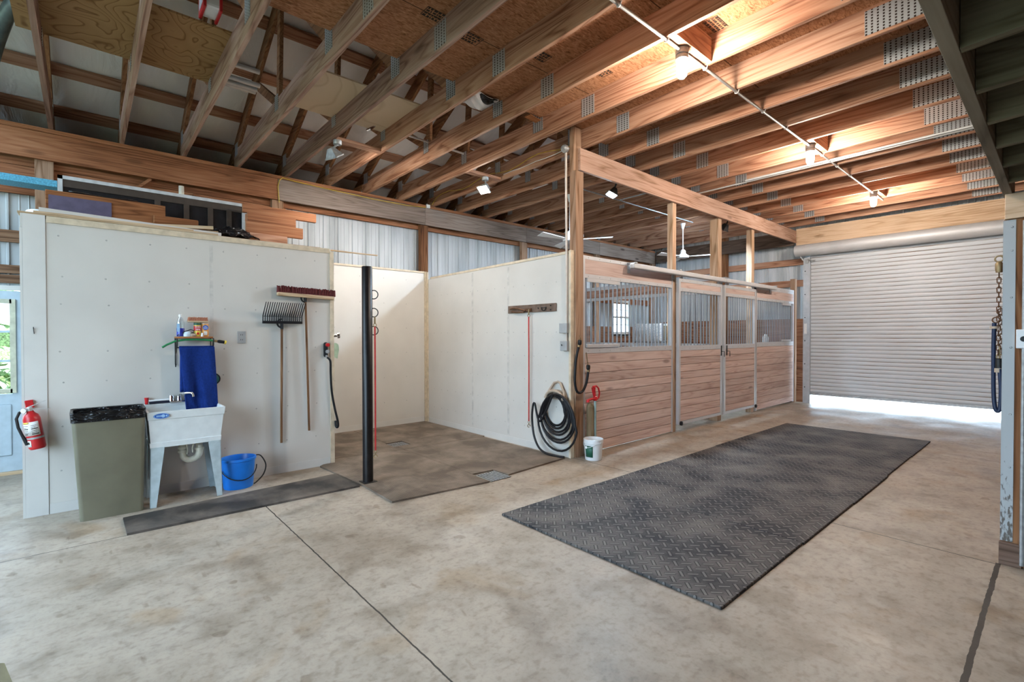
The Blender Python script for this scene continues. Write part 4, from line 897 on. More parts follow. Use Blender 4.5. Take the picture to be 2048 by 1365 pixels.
for i in range(16):
    for j in range(4):
        m.tube([(sx - .022 + .015 * j, .733 + .154 * i / 15, sz + .149), (sx - .022 + .015 * j, .737 + .146 * i / 15, sz + .182 + r.uniform(-.004, .004))], [.005, .0035], 5)
m.build('bristles', BRISTLO, t)
t = thing('curry_comb', 'round teal rubber comb hanging behind the towel edge', 'comb', (WX + .02, .955, 1.0))
m = MB(); m.lathe([(.05, 0), (.052, .012), (.04, .02)], (WX + .004, .952, 1.055), (1, 0, 0), 18, sx=1.15); m.build('disc', TEAL, t, smooth=True)
m = MB(); m.ring((WX + .02, .952, 1.055), .05, .006, (1, 0, 0)); m.build('rim', BLACKP, t, smooth=True)

# ------------------------------------------------------------------ utility sink
t = thing('utility_sink', 'white plastic utility sink on splayed grey metal legs', 'sink', (-5.30, .66, 0))
def tubq(z, k):                                                   # rectangle of the tub at height z
    f_ = (z - .51) / .31; return (-5.475 - .03 * f_, -5.17 + .025 * f_, .412 - .018 * f_, .936 + .03 * f_)
m = MB(); Lv = []
for z, ins in ((.51, .003), (.555, .003), (.557, -.003), (.755, -.001), (.758, .004), (.825, .006), (.825, -.012), (.60, -.035)):
    a, b, c_, d_ = tubq(min(z, .82), 0); a -= ins; b += ins; c_ -= ins; d_ += ins
    Lv.append([m.bm.verts.new(p) for p in ((a, c_, z), (b, c_, z), (b, d_, z), (a, d_, z))])
for A, B in zip(Lv, Lv[1:]):
    for k in range(4): m.bm.faces.new((A[k], A[(k + 1) % 4], B[(k + 1) % 4], B[k]))
m.bm.faces.new(Lv[0][::-1]); m.bm.faces.new(Lv[-1]); m.box(-5.55, -5.505, .392, .975, .78, .855, .006)
m.build('tub', TUBP, t)
for (x0, x1, sgn) in ((-5.175, -5.163, 1), (-5.495, -5.483, -1)):
    for y0, ys in ((.412, 1), (.936, -1)):
        m = MB(); dx = .02 if sgn > 0 else -.02; xb_ = x0 + (.03 if sgn > 0 else 0)
        m.prism([(x1, y0, .515), (x1, y0 + ys * .10, .515), (x1 + dx, y0 + ys * .035, .003), (x1 + dx, y0 - ys * .008, .003)], (-.004, 0, 0))
        m.prism([(x1, y0, .515), (x1 - sgn * .09, y0, .515), (x1 + dx - sgn * .035, y0 - ys * .008, .003), (x1 + dx, y0 - ys * .008, .003)], (0, ys * .004, 0)); m.build('leg', SAGE, t)
m = MB(); m.lathe([(.058, 0), (.058, .001)], (-5.1325, .488, .79), (1, 0, 0), 28, sx=.40); lg = m.build('oval_badge', BINK, t)
m = MB(); m.ring((-5.131, .488, .79), .053, .0022, (1, 0, 0), n=28, sy=1)
for v in m.bm.verts: v.co.z = .79 + (v.co.z - .79) * .40
for k in range(5): m.box(-5.1312, -5.1302, .452 + k * .008, .457 + k * .008, .782, .798)
m.lathe([(.014, 0), (.014, .001)], (-5.1315, .50, .79), (1, 0, 0), 14); m.box(-5.1312, -5.1302, .518, .530, .783, .797); m.build('badge_lettering', LBINK, lg)
m = MB(); cx, cy = -5.33, .66
m.tube([(cx, cy, .52), (cx, cy, .44), (cx, cy + .005, .40)] + [(cx, cy + .066 - .066 * math.cos(a), .40 - .066 * math.sin(a)) for a in [PI * i / 8 for i in range(1, 8)]] + [(cx, cy + .132, .40), (cx, cy + .132, .45), (cx - .03, cy + .135, .485), (cx - .2, cy + .135, .485)], .029, 12); m.build('drain_trap', PVC, t, smooth=True)
m = MB()
for z, y in ((.455, cy), (.425, cy), (.43, cy + .132)): m.lathe([(.036, -.012), (.038, -.008), (.038, .008), (.036, .012)], (cx, y, z), seg=14)
m.tube([(cx + .05, cy + .02, .52), (cx + .05, cy + .035, .44), (cx + .04, cy + .03, .40)], .006, 6); m.tube([(cx + .04, cy + .09, .52), (cx + .05, cy + .07, .45), (cx + .04, cy + .075, .41)], .006, 6); m.build('couplings', PVC, t, smooth=True)
fa = MB(); fa.box(-5.545, -5.49, .585, .735, .856, .873, .004); fo = fa.build('faucet', CHROME, t)
m = MB(); m.lathe([(.02, 0), (.018, .025), (.022, .03), (.02, .05)], (-5.515, .60, .873), seg=12); m.build('tap_handle', CHROME, fo, smooth=True)
m = MB(); m.lathe([(.02, 0), (.018, .025), (.022, .03), (.02, .05)], (-5.515, .72, .873), seg=12); m.build('tap_handle', CHROME, fo, smooth=True)
m = MB(); m.lathe([(.02, 0), (.017, .045), (.012, .05)], (-5.515, .66, .873), seg=12); m.tube(spline([(-5.515, .66, .915), (-5.44, .662, .935), (-5.365, .685, .95), (-5.335, .725, .955), (-5.325, .742, .945), (-5.323, .747, .918)], 4), .0105, 10); m.build('spout', CHROME, fo, smooth=True)
t = thing('sweep_brush', 'dark-bristled brush with a red handle end on the sink ledge', 'brush', (-5.53, .47, .856))
m = MB(); m.box(-5.545, -5.505, .435, .60, .857, .88, .004); m.build('bristles', plain('navy_bristles', (.012, .014, .03), .9), t)
m = MB(); m.box(-5.545, -5.505, .43, .60, .88, .895, .004); m.build('back', WPLAST, t)
m = MB(); m.lathe([(.012, 0), (.014, .03), (.018, .06)], (-5.52, .415, .857), seg=10); m.build('handle_end', RED, t, smooth=True)

# ------------------------------------------------------------------ trash bin, buckets, extinguisher
t = thing('trash_bin', 'tall slim taupe trash bin lined with a black bag', 'trash bin', (-5.28, .155, 0))
def rbox(m, x0, x1, y0, y1, X0, X1, Y0, Y1, z0, z1, r=.03, n=4, cap=True):
    R = []
    for (a, b, c_, d_, z) in ((x0, x1, y0, y1, z0), (X0, X1, Y0, Y1, z1)):
        pts = []
        for (cx, cy, s) in ((b - r, d_ - r, 0), (a + r, d_ - r, 1), (a + r, c_ + r, 2), (b - r, c_ + r, 3)):
            for i in range(n + 1): an = PI / 2 * (s + i / n); pts.append(m.bm.verts.new((cx + r * math.cos(an), cy + r * math.sin(an), z)))
        R.append(pts)
    k = len(R[0])
    for i in range(k): m.bm.faces.new((R[0][i], R[0][(i + 1) % k], R[1][(i + 1) % k], R[1][i]))
    if cap: m.bm.faces.new(R[0][::-1])
    return R
m = MB(); rbox(m, -5.385, -5.143, -.045, .361, -5.43, -5.115, -.088, .376, 0, .80); m.build('bin_body', TAUPE, t, smooth=True)
m = MB(); r = random.Random(4)
A = rbox(m, -5.435, -5.110, -.093, .38, -5.442, -5.105, -.098, .382, .795, .875, cap=False)[1]
B = [m.bm.verts.new((v.co.x * .5 + .5 * -5.27 + (v.co.x + 5.27) * .42, v.co.y + (.148 - v.co.y) * .07, .868 + r.uniform(-.004, .006))) for v in A]
D = [m.bm.verts.new((v.co.x + (-5.27 - v.co.x) * .16 + r.uniform(-.012, .012), v.co.y + (.148 - v.co.y) * .12, .74 + r.uniform(-.02, .02))) for v in A]
E_ = [m.bm.verts.new((v.co.x + (-5.27 - v.co.x) * .4, v.co.y + (.148 - v.co.y) * .4, .66 + r.uniform(-.05, .05))) for v in A]
for P_, Q_ in ((A, B), (B, D), (D, E_)):
    for i in range(len(A)): m.bm.faces.new((P_[i], P_[(i + 1) % len(A)], Q_[(i + 1) % len(A)], Q_[i]))
m.bm.faces.new(E_); m.build('bag', BAG, t, smooth=True)
t = thing('muck_bucket', 'blue plastic bucket on the floor beside the sink', 'bucket', (-5.335, 1.115, 0))
m = MB(); m.lathe([(.125, 0), (.13, .01), (.148, .265), (.158, .27), (.158, .29), (.150, .292), (.143, .275), (.125, .02)], (-5.335, 1.115, 0), seg=32, sx=.92, capt=True); m.build('bucket_body', BLUEB, t, smooth=True)
m = MB(); pts = [(-5.335 + .15 * math.cos(a), 1.115 + .16 * math.sin(a), .225 - .13 * max(0, math.sin((a + PI / 2) / PI * PI)) ) for a in [-PI / 2 + .2 + (PI - .4) * i / 14 for i in range(15)]]; m.tube(pts, .005, 6); m.build('handle', BLACKM, t, smooth=True)
m = MB(); m.tube(spline([(-5.33, 1.24, .24), (-5.335, 1.275, .285), (-5.33, 1.32, .27), (-5.32, 1.36, .18), (-5.32, 1.34, .09), (-5.31, 1.28, .03), (-5.30, 1.245, .012)], 5), .006, 6); m.build('cord', BLACKM, t, smooth=True)
ex = thing('fire_extinguisher', 'red fire extinguisher hung tilted on the white end column', 'fire extinguisher', (WX + .09, -.315, .575))
m = MB(); m.lathe([(.045, 0), (.052, .01), (.053, .02), (.053, .245), (.045, .275), (.026, .295), (.02, .31)], (WX + .09, -.315, .575), seg=28); m.build('cylinder', RED, ex, smooth=True)
xc, yc = WX + .09, -.315
m = MB(); m.lathe([(.0535, .085), (.0535, .10)], (xc, yc, .575), seg=28, capb=False, capt=False); m.build('strap', BOXG, ex, smooth=True)
def wrap(z0, z1, a0, a1, r, mat, name, par):
    m = MB(); m.grid(lambda u, v: (xc + r * math.cos(a0 + (a1 - a0) * u), yc + r * math.sin(a0 + (a1 - a0) * u), z0 + (z1 - z0) * v), 10, 1); return m.build(name, mat, par, smooth=True, solid=.0006)
lb = wrap(.69, .80, -1.35, .75, .0538, LABELW, 'label', ex); wrap(.787, .80, -1.35, -.35, .0543, YELLOWL, 'yellow_strip', lb)
r = random.Random(1)
for row in range(6):
    for a in (-1.25, -.2):
        wrap(.70 + row * .014, .703 + row * .014 + (.004 if row in (0, 3) else 0), a, a + r.uniform(.5, .8), .0543, INK, 'print_line', lb)
l2 = wrap(.60, .65, -1.3, -.55, .0538, LABELW, 'small_label', ex); wrap(.622, .642, -1.05, -.75, .0543, INK, 'round_mark', l2)
m = MB(); m.lathe([(.018, 0), (.018, .03), (.012, .035)], (xc, yc, .882), seg=12); m.bar((xc, yc - .01, .915), (xc, yc + .10, .945), .018, .006); m.bar((xc, yc - .01, .9), (xc, yc + .12, .875), .018, .006); m.lathe([(.018, 0), (.018, .015)], (xc + .015, yc - .03, .895), (1, -.4, 0), 14); m.build('valve_handle', STEELB, ex, smooth=True)
m = MB(); m.tube([(xc, yc - .025, .90), (xc + .005, yc - .06, .885), (xc + .008, yc - .083, .84), (xc + .01, yc - .083, .77), (xc + .012, yc - .07, .70), (xc + .014, yc - .058, .655), (xc + .016, yc - .052, .62)], [.010, .010, .010, .010, .010, .014, .013], 8); m.build('hose', BLACKP, ex, smooth=True)
m = MB(); m.box(WX + .008, WX + .03, yc - .025, yc + .025, .90, .965, .004); m.build('hanger', RED, ex)
ex.rotation_euler = (math.radians(8), 0, 0); ex.location.y -= -.02

# ------------------------------------------------------------------ stored boards on top of the closet
ZT = 2.4755
PALEST = wood('pale_stick', (.42, .30, .17), (.62, .47, .30), (.72, .58, .40), 1, ring=.1, knots=0)
def board(y0, y1, x, z, w, h, mat, lab, tilt=0, x1=None, z1=None, cat='board', name='trim_board'):
    m = MB(); m.bar((x, y0, z + h / 2), (x1 if x1 is not None else x, y1, (z1 if z1 is not None else z) + h / 2), w, h); return tag(m.build(name, mat), lab, cat, 'boards stored on the closet top')
board(-.40, 1.0, -5.62, ZT, .14, .016, TANY, 'wide tan board along the front edge of the closet top')
board(-.33, 2.10, -5.78, ZT, .12, .02, TANY, 'tan plank lying second from the front edge of the closet top')
board(-.28, 1.05, -5.63, ZT + .040, .05, .034, WTRIM, 'long white moulding lying on the wide tan board', 0, -5.70, ZT + .018)
board(-.31, .80, -5.60, ZT + .018, .045, .018, TANY, 'narrow tan strip under the long white moulding', 0, -5.61, ZT + .017)
board(1.0, 2.02, -5.63, ZT, .07, .008, OAK, 'thin brown strip at the right end of the closet front edge')
board(.05, 1.0, -5.85, ZT + .021, .05, .03, PALEST, 'pale tan stick pointing right in front of the dark frame', 0, -5.80, ZT + .10)
board(.2, 1.05, -5.90, ZT + .021, .05, .025, TANY, 'tan stick under the pale one in front of the dark frame', 0, -5.83, ZT + .065)
board(-.1, .62, -5.86, ZT + .022, .03, .075, wood('red_brown_plank', (.12, .03, .01), (.22, .07, .025), (.3, .11, .04), 1), 'red brown plank on edge in front of the purple panel')
board(1.75, 2.78, -5.72, ZT + .002, .03, .012, TANY, 'thin pale stick jutting past the closet end', 0, -5.74, ZT + .010)
board(1.9, 2.42, -5.80, ZT + .022, .03, .012, TANY, 'short pale stick beside the jutting one', 0, -5.82, ZT + .024)
t = thing('oak_frame', 'orange oak cabinet door with purple panel on edge atop the closet', 'cabinet door', (-6.0, .2, ZT))
m = MB(); m.box(-6.02, -5.995, -.255, .62, ZT, ZT + .315, .004); m.build('frame', OAK, t)
m = MB(); m.box(-5.995, -5.985, -.235, .20, ZT + .03, ZT + .27); m.build('panel', PURPLE, t)
m = MB(); m.box(-5.995, -5.975, .52, .90, ZT, ZT + .21, .01); tag(m.build('cabinet_rail', OAK), 'rounded orange oak rail right of the cabinet door', 'board')
SASHD = plain('dark_stained_sash', (.055, .04, .03), .6)
t = thing('window_sash', 'long white-edged dark window sash standing behind the cabinet door', 'window sash', (-6.2, .6, ZT)); xx = -6.2
m = MB()
for a in ((-.18, 1.385, .475, .508), (-.18, 1.385, 0, .03), (-.18, -.145, 0, .508), (1.355, 1.385, 0, .508)): m.box(xx - .02, xx + .012, a[0], a[1], ZT + a[2], ZT + a[3])
m.build('frame', plain('grey_white_paint', (.52, .54, .55), .5), t)
m = MB(); m.box(xx - .012, xx - .004, -.145, 1.355, ZT + .03, ZT + .475); m.build('dark_pane', DKGLASS, t)
m = MB(); m.box(xx - .004, xx + .006, -.145, 1.355, ZT + .405, ZT + .475); m.build('inner_rail', SASHD, t)
for y in (.55, .8, 1.02, 1.2):
    m = MB(); m.box(xx - .004, xx + .008, y, y + .05, ZT + .03, ZT + .41); m.build('slat', SASHD, t)
for k, (y0, y1, z, h, x) in enumerate(((1.36, 1.75, 0, .115, -5.88), (1.33, 1.93, .117, .12, -5.90), (1.35, 1.86, .24, .10, -5.93), (1.31, 2.10, .342, .10, -5.95))):
    m = MB(); m.box(x - .045, x, y0, y1, ZT + .021 + z, ZT + .021 + z + h, .003); tag(m.build('plank', ORANGE if k else FIRY), 'orange plank on edge right of the dark sash, %s from the bottom' % ORD[k], 'plank', 'planks stacked right of the sash')
m = MB()
m.grid(lambda u, v: (-5.83 - .18 * v, .95 + .5 * u, ZT + .07 + .10 * math.sin(u * PI) * math.sin(v * PI) + .015 * math.sin(u * 23 + v * 11)), 16, 10); tag(m.build('plastic_sheet', BAG, smooth=True, solid=.004), 'crumpled black plastic in front of the dark sash', 'plastic sheet')
m = MB(); m.grid(lambda u, v: (-5.985 - .17 * v, -.1 + .5 * u, ZT + .322 + .006 * math.sin(u * 9 + v * 4) - .002 * u), 12, 6); tag(m.build('plastic_film', FILM, smooth=True, solid=.003), 'clear plastic film draped over the cabinet door', 'plastic film')
m = MB(); m.box(-7.0, -6.75, -3.0, -.2, 2.99, 3.055); tag(m.build('foam_panel', BLUEF), 'blue foam panel edge sticking out left of the sash', 'foam panel')
m = MB(); m.tube([(-6.7, -.33, 2.476), (-6.7, -.33, 2.6), (-6.72, -.33, 2.7)], .1, 14); tag(m.build('white_jug', WPLAST, smooth=True), 'white jug half hidden behind the oak cabinet door', 'jug')

# ------------------------------------------------------------------ things in the trusses
m = MB(); m.tube([(-6.9, -.66, 4.17), (-6.7, -.60, 4.30), (-6.5, -.53, 4.43), (-6.36, -.47, 4.50), (-6.24, -.40, 4.50), (-6.18, -.33, 4.46)], .06, 12); tag(m.build('flexible_duct', DUCT, smooth=True), 'grey green bent duct in the top left corner above the trusses', 'duct')
t = thing('red_bag', 'red and white striped bag hanging above the plywood sheet', 'bag', (-4.55, .80, 4.03))
m = MB(); m.box(-4.62, -4.42, .71, .84, 4.06, 4.42, .02); m.build('bag_body', WPLAST, t)
for y in (.71, .82):
    m = MB(); m.box(-4.63, -4.41, y, y + .022, 4.04, 4.43, .006); m.build('stripe', RED, t)
m = MB(); m.box(-4.64, -4.40, .735, .815, 4.25, 4.43, .008); m.build('green_band', GREENL, t)
for k, (x, z) in enumerate(((-5.60, 4.025), (-5.54, 4.025), (-5.57, 4.06), (-5.43, 4.025), (-5.16, 4.03))):
    m = MB(); m.tube([(x, .98, z), (x, 1.36 - .07 * (k == 4), z)], .024, 10)
    tag(m.build('gutter_pipe', STEELB, smooth=True), 'white pipe length laid across the trusses beside the plywood, %s in the bundle' % ORD[k], 'pipe', 'white pipes beside the plywood')
m = MB(); m.tube(spline([(-5.62, 2.60, 3.985), (-5.50, 2.63, 4.0), (-5.40, 2.62, 4.05), (-5.34, 2.66, 4.13), (-5.38, 2.70, 4.2)], 4), .018, 8); tag(m.build('foil_strip', CHROME, smooth=True), 'shiny foil strip beside the cream plywood sheet', 'foil')
m = MB(); m.tube([(-5.46, 2.82, 4.0), (-5.52, 3.96, 4.0)], .014, 8); tag(m.build('thin_pipe', STEELB, smooth=True), 'thin grey pipe laid across the trusses right of the cream plywood', 'pipe')
t = thing('plastic_bag', 'white and black plastic bag drooping off the loft edge', 'bag', (-4.16, 3.2, 3.93))
m = MB(); m.grid(lambda u, v: (-4.30 + .3 * u, 3.06 + .28 * v, 3.99 - .075 * math.sin(u * PI) * math.sin(v * PI) + .012 * math.sin(u * 21 + v * 5)), 14, 12); m.build('bag_body', WPLAST, t, smooth=True, solid=.004)
m = MB(); m.grid(lambda u, v: (-4.12 + .12 * u, 3.1 + .22 * v, 3.985 - .055 * math.sin(u * PI) * math.sin(v * PI)), 8, 10); m.build('dark_fold', BAG, t, smooth=True, solid=.004)
t = thing('cardboard_scrap', 'torn yellow carton scrap with blue tape at the loft edge', 'scrap', (-4.06, 3.95, 3.95))
m = MB(); m.bar((-4.05, 3.80, 3.98), (-4.07, 4.10, 3.965), .09, .006); m.build('carton', OAK, t)
m = MB(); m.box(-4.08, -4.03, 4.07, 4.13, 3.93, 3.985, .01); m.build('tape', BLUEF, t)
for k, (y0, y1, x) in enumerate(((YJ[5] + .04, YJ[6], -5.64), (YJ[8] + .04, YJ[9], -5.52))):
    m = MB(); z = zj(x); m.box(x - .05, x + .05, y0 if k else y0 , y1, z, z + .038); tag(m.build('bridging_block', FIRY), ['wood block between trusses carrying the left floodlight', 'wood block between trusses carrying the lit floodlight'][k], 'block')

# ------------------------------------------------------------------ lamps
cx = -2.05
t = thing('ceiling_conduit', 'pale pipe along the aisle ceiling joining the three jar lamps', 'conduit', (cx, 5, 3.70))
m = MB(); zc = zj(cx) - .016; m.tube([(cx, -.9, zc), (cx, 10.2, zc)], .0125, 10); m.build('pipe', STEELB, t, smooth=True)
for y in YJ[:18]:
    if y < 1: continue
    m = MB(); m.tube([(cx - .022, y + .02, zc + .014), (cx - .014, y + .02, zc - .012), (cx, y + .02, zc - .017), (cx + .014, y + .02, zc - .012), (cx + .022, y + .02, zc + .014)], .004, 6); m.build('strap', STEELB, t)
yl = [3.63, 6.62, 9.58]
for k, y in enumerate(yl):
    m = MB(); ya_ = max(v for v in YJ if v < y - .03) + .04; yb_ = min(v for v in YJ if v > y + .03) - .002
    m.box(cx + .03, cx + .07, ya_, yb_, zj(cx) + .005, zj(cx) + .20); m.box(cx - .02, cx + .03, ya_, yb_, zj(cx) + .005, zj(cx) + .043)
    tag(m.build('mounting_block', FIRY), 'wood block between joists holding the %s' % ['nearest jar lamp', 'middle jar lamp', 'farthest jar lamp'][k], 'block', 'lamp mounting blocks')
    t = thing('jar_lamp', 'lit glass jar lamp under the aisle ceiling, %s' % ['nearest to the viewer', 'middle of the three', 'farthest, near the roll-up door'][k], 'lamp', (cx, y, 3.49), 'jar lamps along the aisle')
    zt = zj(cx)
    m = MB(); m.lathe([(.05, 0), (.052, -.01), (.052, -.045), (.046, -.05), (.05, -.055), (.05, -.085), (.04, -.09)][::-1], (cx, y, zt), seg=20); m.build('socket', GALVD, t, smooth=True)
    m = MB(); m.lathe([(.002, -.235), (.022, -.230), (.035, -.215), (.041, -.19), (.041, -.10), (.038, -.092)], (cx, y, zt), seg=20); m.build('glass_globe', LAMP, t, smooth=True)
def flood(name, lab, p, aim, lens, lit, body, top):
    p = Vector(p); d = (Vector(aim) - p).normalized(); a = d.cross(Vector((0, 0, 1))).normalized(); b = a.cross(d)
    t = thing(name, lab, 'floodlight', p, 'floodlights under the trusses')
    def q(u, v, w): return p + a * u + b * v + d * w
    m = MB(); A = [q(*s) for s in ((-.035, -.025, -.07), (.035, -.025, -.07), (.035, .025, -.07), (-.035, .025, -.07))]; B = [q(*s) for s in ((-.085, -.065, .03), (.085, -.065, .03), (.085, .065, .03), (-.085, .065, .03))]
    va = [m.bm.verts.new(v) for v in A]; vb = [m.bm.verts.new(v) for v in B]; m.bm.faces.new(va[::-1])
    for i in range(4): m.bm.faces.new((va[i], va[(i + 1) % 4], vb[(i + 1) % 4], vb[i]))
    for i in range(4): m.bar(B[i], B[(i + 1) % 4], .012, .012)
    m.build('housing', body, t, solid=.003)
    m = MB(); m.bm.faces.new([m.bm.verts.new(q(*s)) for s in ((-.08, -.06, .026), (.08, -.06, .026), (.08, .06, .026), (-.08, .06, .026))]); m.build('lens', lens, t, solid=.002)
    m = MB(); m.tube([q(0, .0, -.06), Vector((top[0], top[1], top[2] - .05)), Vector(top)], .012, 8); m.lathe([(.045, -.05), (.048, -.045), (.048, -.003)], top, seg=14); m.build('arm_and_box', body if body is not BLACKM else BLACKM, t, smooth=True)
flood('floodlight', 'grey floodlight aimed into the wash bay below the cream plywood', (-5.66, 2.20, 3.60), (-6.3, 3.9, .9), FLOODW, 1, GALVD, (-5.60, 2.225, 3.752))
flood('floodlight', 'bright floodlight in the middle of the ceiling above the wash bay wall', (-5.56, 4.36, 3.61), (-5.0, 2.4, .8), FLOODW, 1, GALVD, (-5.50, 4.33, 3.75))
flood('floodlight', 'cool blue white floodlight inside the first stall near its tall post', (-4.16, 5.52, 3.46), (-4.95, 4.3, .6), FLOODC, 1, BLACKM, (-4.06, 5.55, 3.75))
flood('floodlight', 'small black floodlight in the far stall beside the thick pale post', (-4.15, 8.86, 3.46), (-6.4, 8.9, 1.0), FLOODC, 0, BLACKM, (-4.06, 8.9, 3.75))
for k, (pa, pb) in enumerate((((-.25, 7.33), (-3.12, 7.33)), ((-.25, 7.40), (-4.3, 7.40)))):
    m = MB(); m.tube([(pa[0], pa[1], zj(pa[0]) - .02), (pb[0], pb[1], zj(pb[0]) - .02)], .014 if k == 0 else .012, 8); tag(m.build('conduit_run', STEELB, smooth=True), ['thicker pale pipe running across below the ceiling trusses', 'longer thin pale pipe running across below the ceiling trusses'][k], 'conduit')
m = MB(); zz = zj(-4.5) - .02; m.tube([(-4.95, 5.6, zz), (-4.95, 6.7, zz), (-4.95, 9.2, zz)], .011, 8); m.tube([(-4.95, 6.75, zz), (-4.0, 6.75, zz + .005)], .011, 8); m.tube([(-4.02, 5.5, zz), (-4.02, 11.0, zz)], .013, 8); tag(m.build('stall_conduit', GALVD, smooth=True), 'grey pipes branching under the ceiling over the stalls', 'conduit')
# fans
def fan(p, zt, lab, a0):
    t = thing('ceiling_fan', lab, 'fan', p, 'white fans over the stalls'); x, y, z = p
    m = MB(); m.tube([(x, y, z + .1), (x, y, zt)], .011, 8); m.lathe([(.02, -.11), (.045, -.02), (.05, 0)], (x, y, zt), seg=16); m.build('downrod', WPLAST, t, smooth=True)
    m = MB(); m.lathe([(.06, -.05), (.115, -.035), (.12, .0), (.075, .03), (.055, .05), (.05, .11), (.025, .13)], (x, y, z), seg=24); m.build('motor', WPLAST, t, smooth=True)
    for k in range(3):
        a = a0 + 2 * PI * k / 3; d = Vector((math.cos(a), math.sin(a), 0)); s = Vector((-d.y, d.x, 0)); c = Vector((x, y, z - .02))
        m = MB(); m.prism([c + d * .1 - s * .035, c + d * .68 - s * .07 + Vector((0, 0, -.015)), c + d * .68 + s * .05 + Vector((0, 0, .025)), c + d * .1 + s * .035 + Vector((0, 0, .01))], (0, 0, .006)); m.build('blade', WPLAST, t)
fan((-5.27, 5.88, 3.03), 3.74, 'white ceiling fan partly hidden by the corner post', .55)
fan((-5.12, 9.12, 3.08), 3.74, 'white ceiling fan over the far stall between the pale posts', .35)
# yellow cables
m = MB(); m.tube([(XG + .012, 2.075, 3.36), (XG + .012, 2.06, 3.58), (XG + .014, 2.08, 3.675), (XG + .018, 2.12, 3.715), (XG + .016, 2.3, 3.70), (XG + .016, 2.7, 3.685), (XG + .016, 3.5, 3.665), (XG + .016, 4.1, 3.67), (XG + .016, 4.46, 3.70)], .006, 6); tag(m.build('yellow_cable', YELLOW, smooth=True), 'yellow cable stapled along the top of the grey girder', 'cable')
m = MB(); m.box(XG + .009, XG + .04, 4.46, 4.53, 3.69, 3.75, .003); tag(m.build('junction_box', WPLAST), 'small white junction box on the girder at the yellow cable end', 'junction box')
yb_ = YJ[9] - .008
m = MB(); m.tube([(-7.3, yb_ - .02 - .0, 3.76)] + [(-7.2 + 3.1 * i / 16, yb_, zj(-7.2 + 3.1 * i / 16) + .12 + .035 * math.sin(i * 1.1)) for i in range(17)], .005, 6); tag(m.build('yellow_cable', YELLOW, smooth=True), 'yellow cable sagging along the truss beside the tall corner post', 'cable')
m = MB(); m.tube([(-5.4 + 1.35 * i / 8, yb_, zj(-5.4 + 1.35 * i / 8) + .06 + .006 * math.sin(i * 2)) for i in range(9)], .0045, 6); tag(m.build('white_cable', WPLAST, smooth=True), 'thin white cable below the yellow one beside the tall corner post', 'cable')

# ------------------------------------------------------------------ by the corner post
t = thing('yard_hydrant', 'red-headed water hydrant in front of the stall boards', 'hydrant', (-3.80, 4.70, 0))
m = MB(); m.tube([(-3.80, 4.70, 0), (-3.80, 4.70, .69)], .017, 12); m.build('standpipe', plain('pale_green_pipe', (.32, .44, .42), .4, .3), t, smooth=True)
m = MB(); m.lathe([(.022, 0), (.026, .01), (.026, .045), (.018, .055)], (-3.80, 4.70, .675), seg=14); m.tube([(-3.80, 4.69, .70), (-3.80, 4.62, .70), (-3.80, 4.56, .69)], [.018, .015, .014], 10); m.lathe([(.02, 0), (.019, .03)], (-3.80, 4.565, .668), seg=10); m.tube([(-3.80, 4.69, .73), (-3.80, 4.675, .79), (-3.80, 4.67, .84)], [.018, .022, .028], 10); m.build('head', RED, t, smooth=True)
m = MB(); m.tube([(-3.80, 4.66, .85), (-3.80, 4.72, .855), (-3.80, 4.765, .825), (-3.80, 4.785, .765), (-3.80, 4.77, .71), (-3.80, 4.74, .69)], .011, 8); m.build('handle', RED, t, smooth=True)
m = MB(); m.lathe([(.047, 0), (.047, .60), (.028, .645)], (-3.832, 4.645, 0), seg=12); tag(m.build('wood_stake', wood('olive_stake', (.10, .07, .035), (.20, .145, .08), (.28, .21, .13), 2)), 'short round wooden stake beside the red hydrant', 'stake')
t = thing('white_bucket', 'small white bucket with a green label on the floor by the hydrant', 'bucket', (-3.70, 4.545, 0))
m = MB(); m.lathe([(.094, 0), (.098, .008), (.108, .195), (.116, .20), (.116, .235), (.119, .245), (.114, .248), (.108, .235), (.095, .02)], (-3.70, 4.545, 0), seg=30); m.build('bucket_body', WPLAST, t, smooth=True)
xc, yc = -3.70, 4.545
m = MB(); m.grid(lambda u, v: (xc + (.1005 + .009 * v) * math.cos(-1.95 + 1.0 * u), yc + (.1005 + .009 * v) * math.sin(-1.95 + 1.0 * u), .04 + .135 * v), 8, 1); lb = m.build('label', GREENL, t, smooth=True, solid=.001)
m = MB(); m.lathe([(.017, 0), (.017, .001)], (xc + .1095 * math.cos(-1.75), yc + .1095 * math.sin(-1.75), .155), (math.cos(-1.75), math.sin(-1.75), 0), 14); m.build('round_mark', WINK, lb)
m = MB(); m.tube([(xc - .118 + .236 * u, yc - .117 * math.sqrt(max(0, 1 - (2 * u - 1) ** 2)), .215 - .06 * math.sin(u * PI)) for u in [i / 14 for i in range(15)]], .003, 6); m.build('handle', WPLAST, t, smooth=True)
t = thing('cross_tie', 'black rubber tie hanging in a loop on the corner post', 'tie', (-3.86, 4.48, .78))
m = MB(); xk = -3.835; m.tube(spline([(xk, 4.455, 1.40), (xk, 4.445, 1.36), (xk, 4.42, 1.30), (xk, 4.385, 1.18), (xk + .01, 4.36, 1.05), (xk + .01, 4.355, .93), (xk + .01, 4.38, .83), (xk + .01, 4.43, .79), (xk + .01, 4.50, .81), (xk + .01, 4.56, .89), (xk + .01, 4.59, .99), (xk + .01, 4.60, 1.08)], 4), .0155, 10); m.build('tube', BLACKP, t, smooth=True)
m = MB()
for p in ((xk, 4.455, 1.395), (xk + .01, 4.60, 1.09)): m.lathe([(.018, -.03), (.024, -.02), (.024, .02), (.018, .03)], p, seg=12)
m.build('end_cap', BLACKM, t, smooth=True)
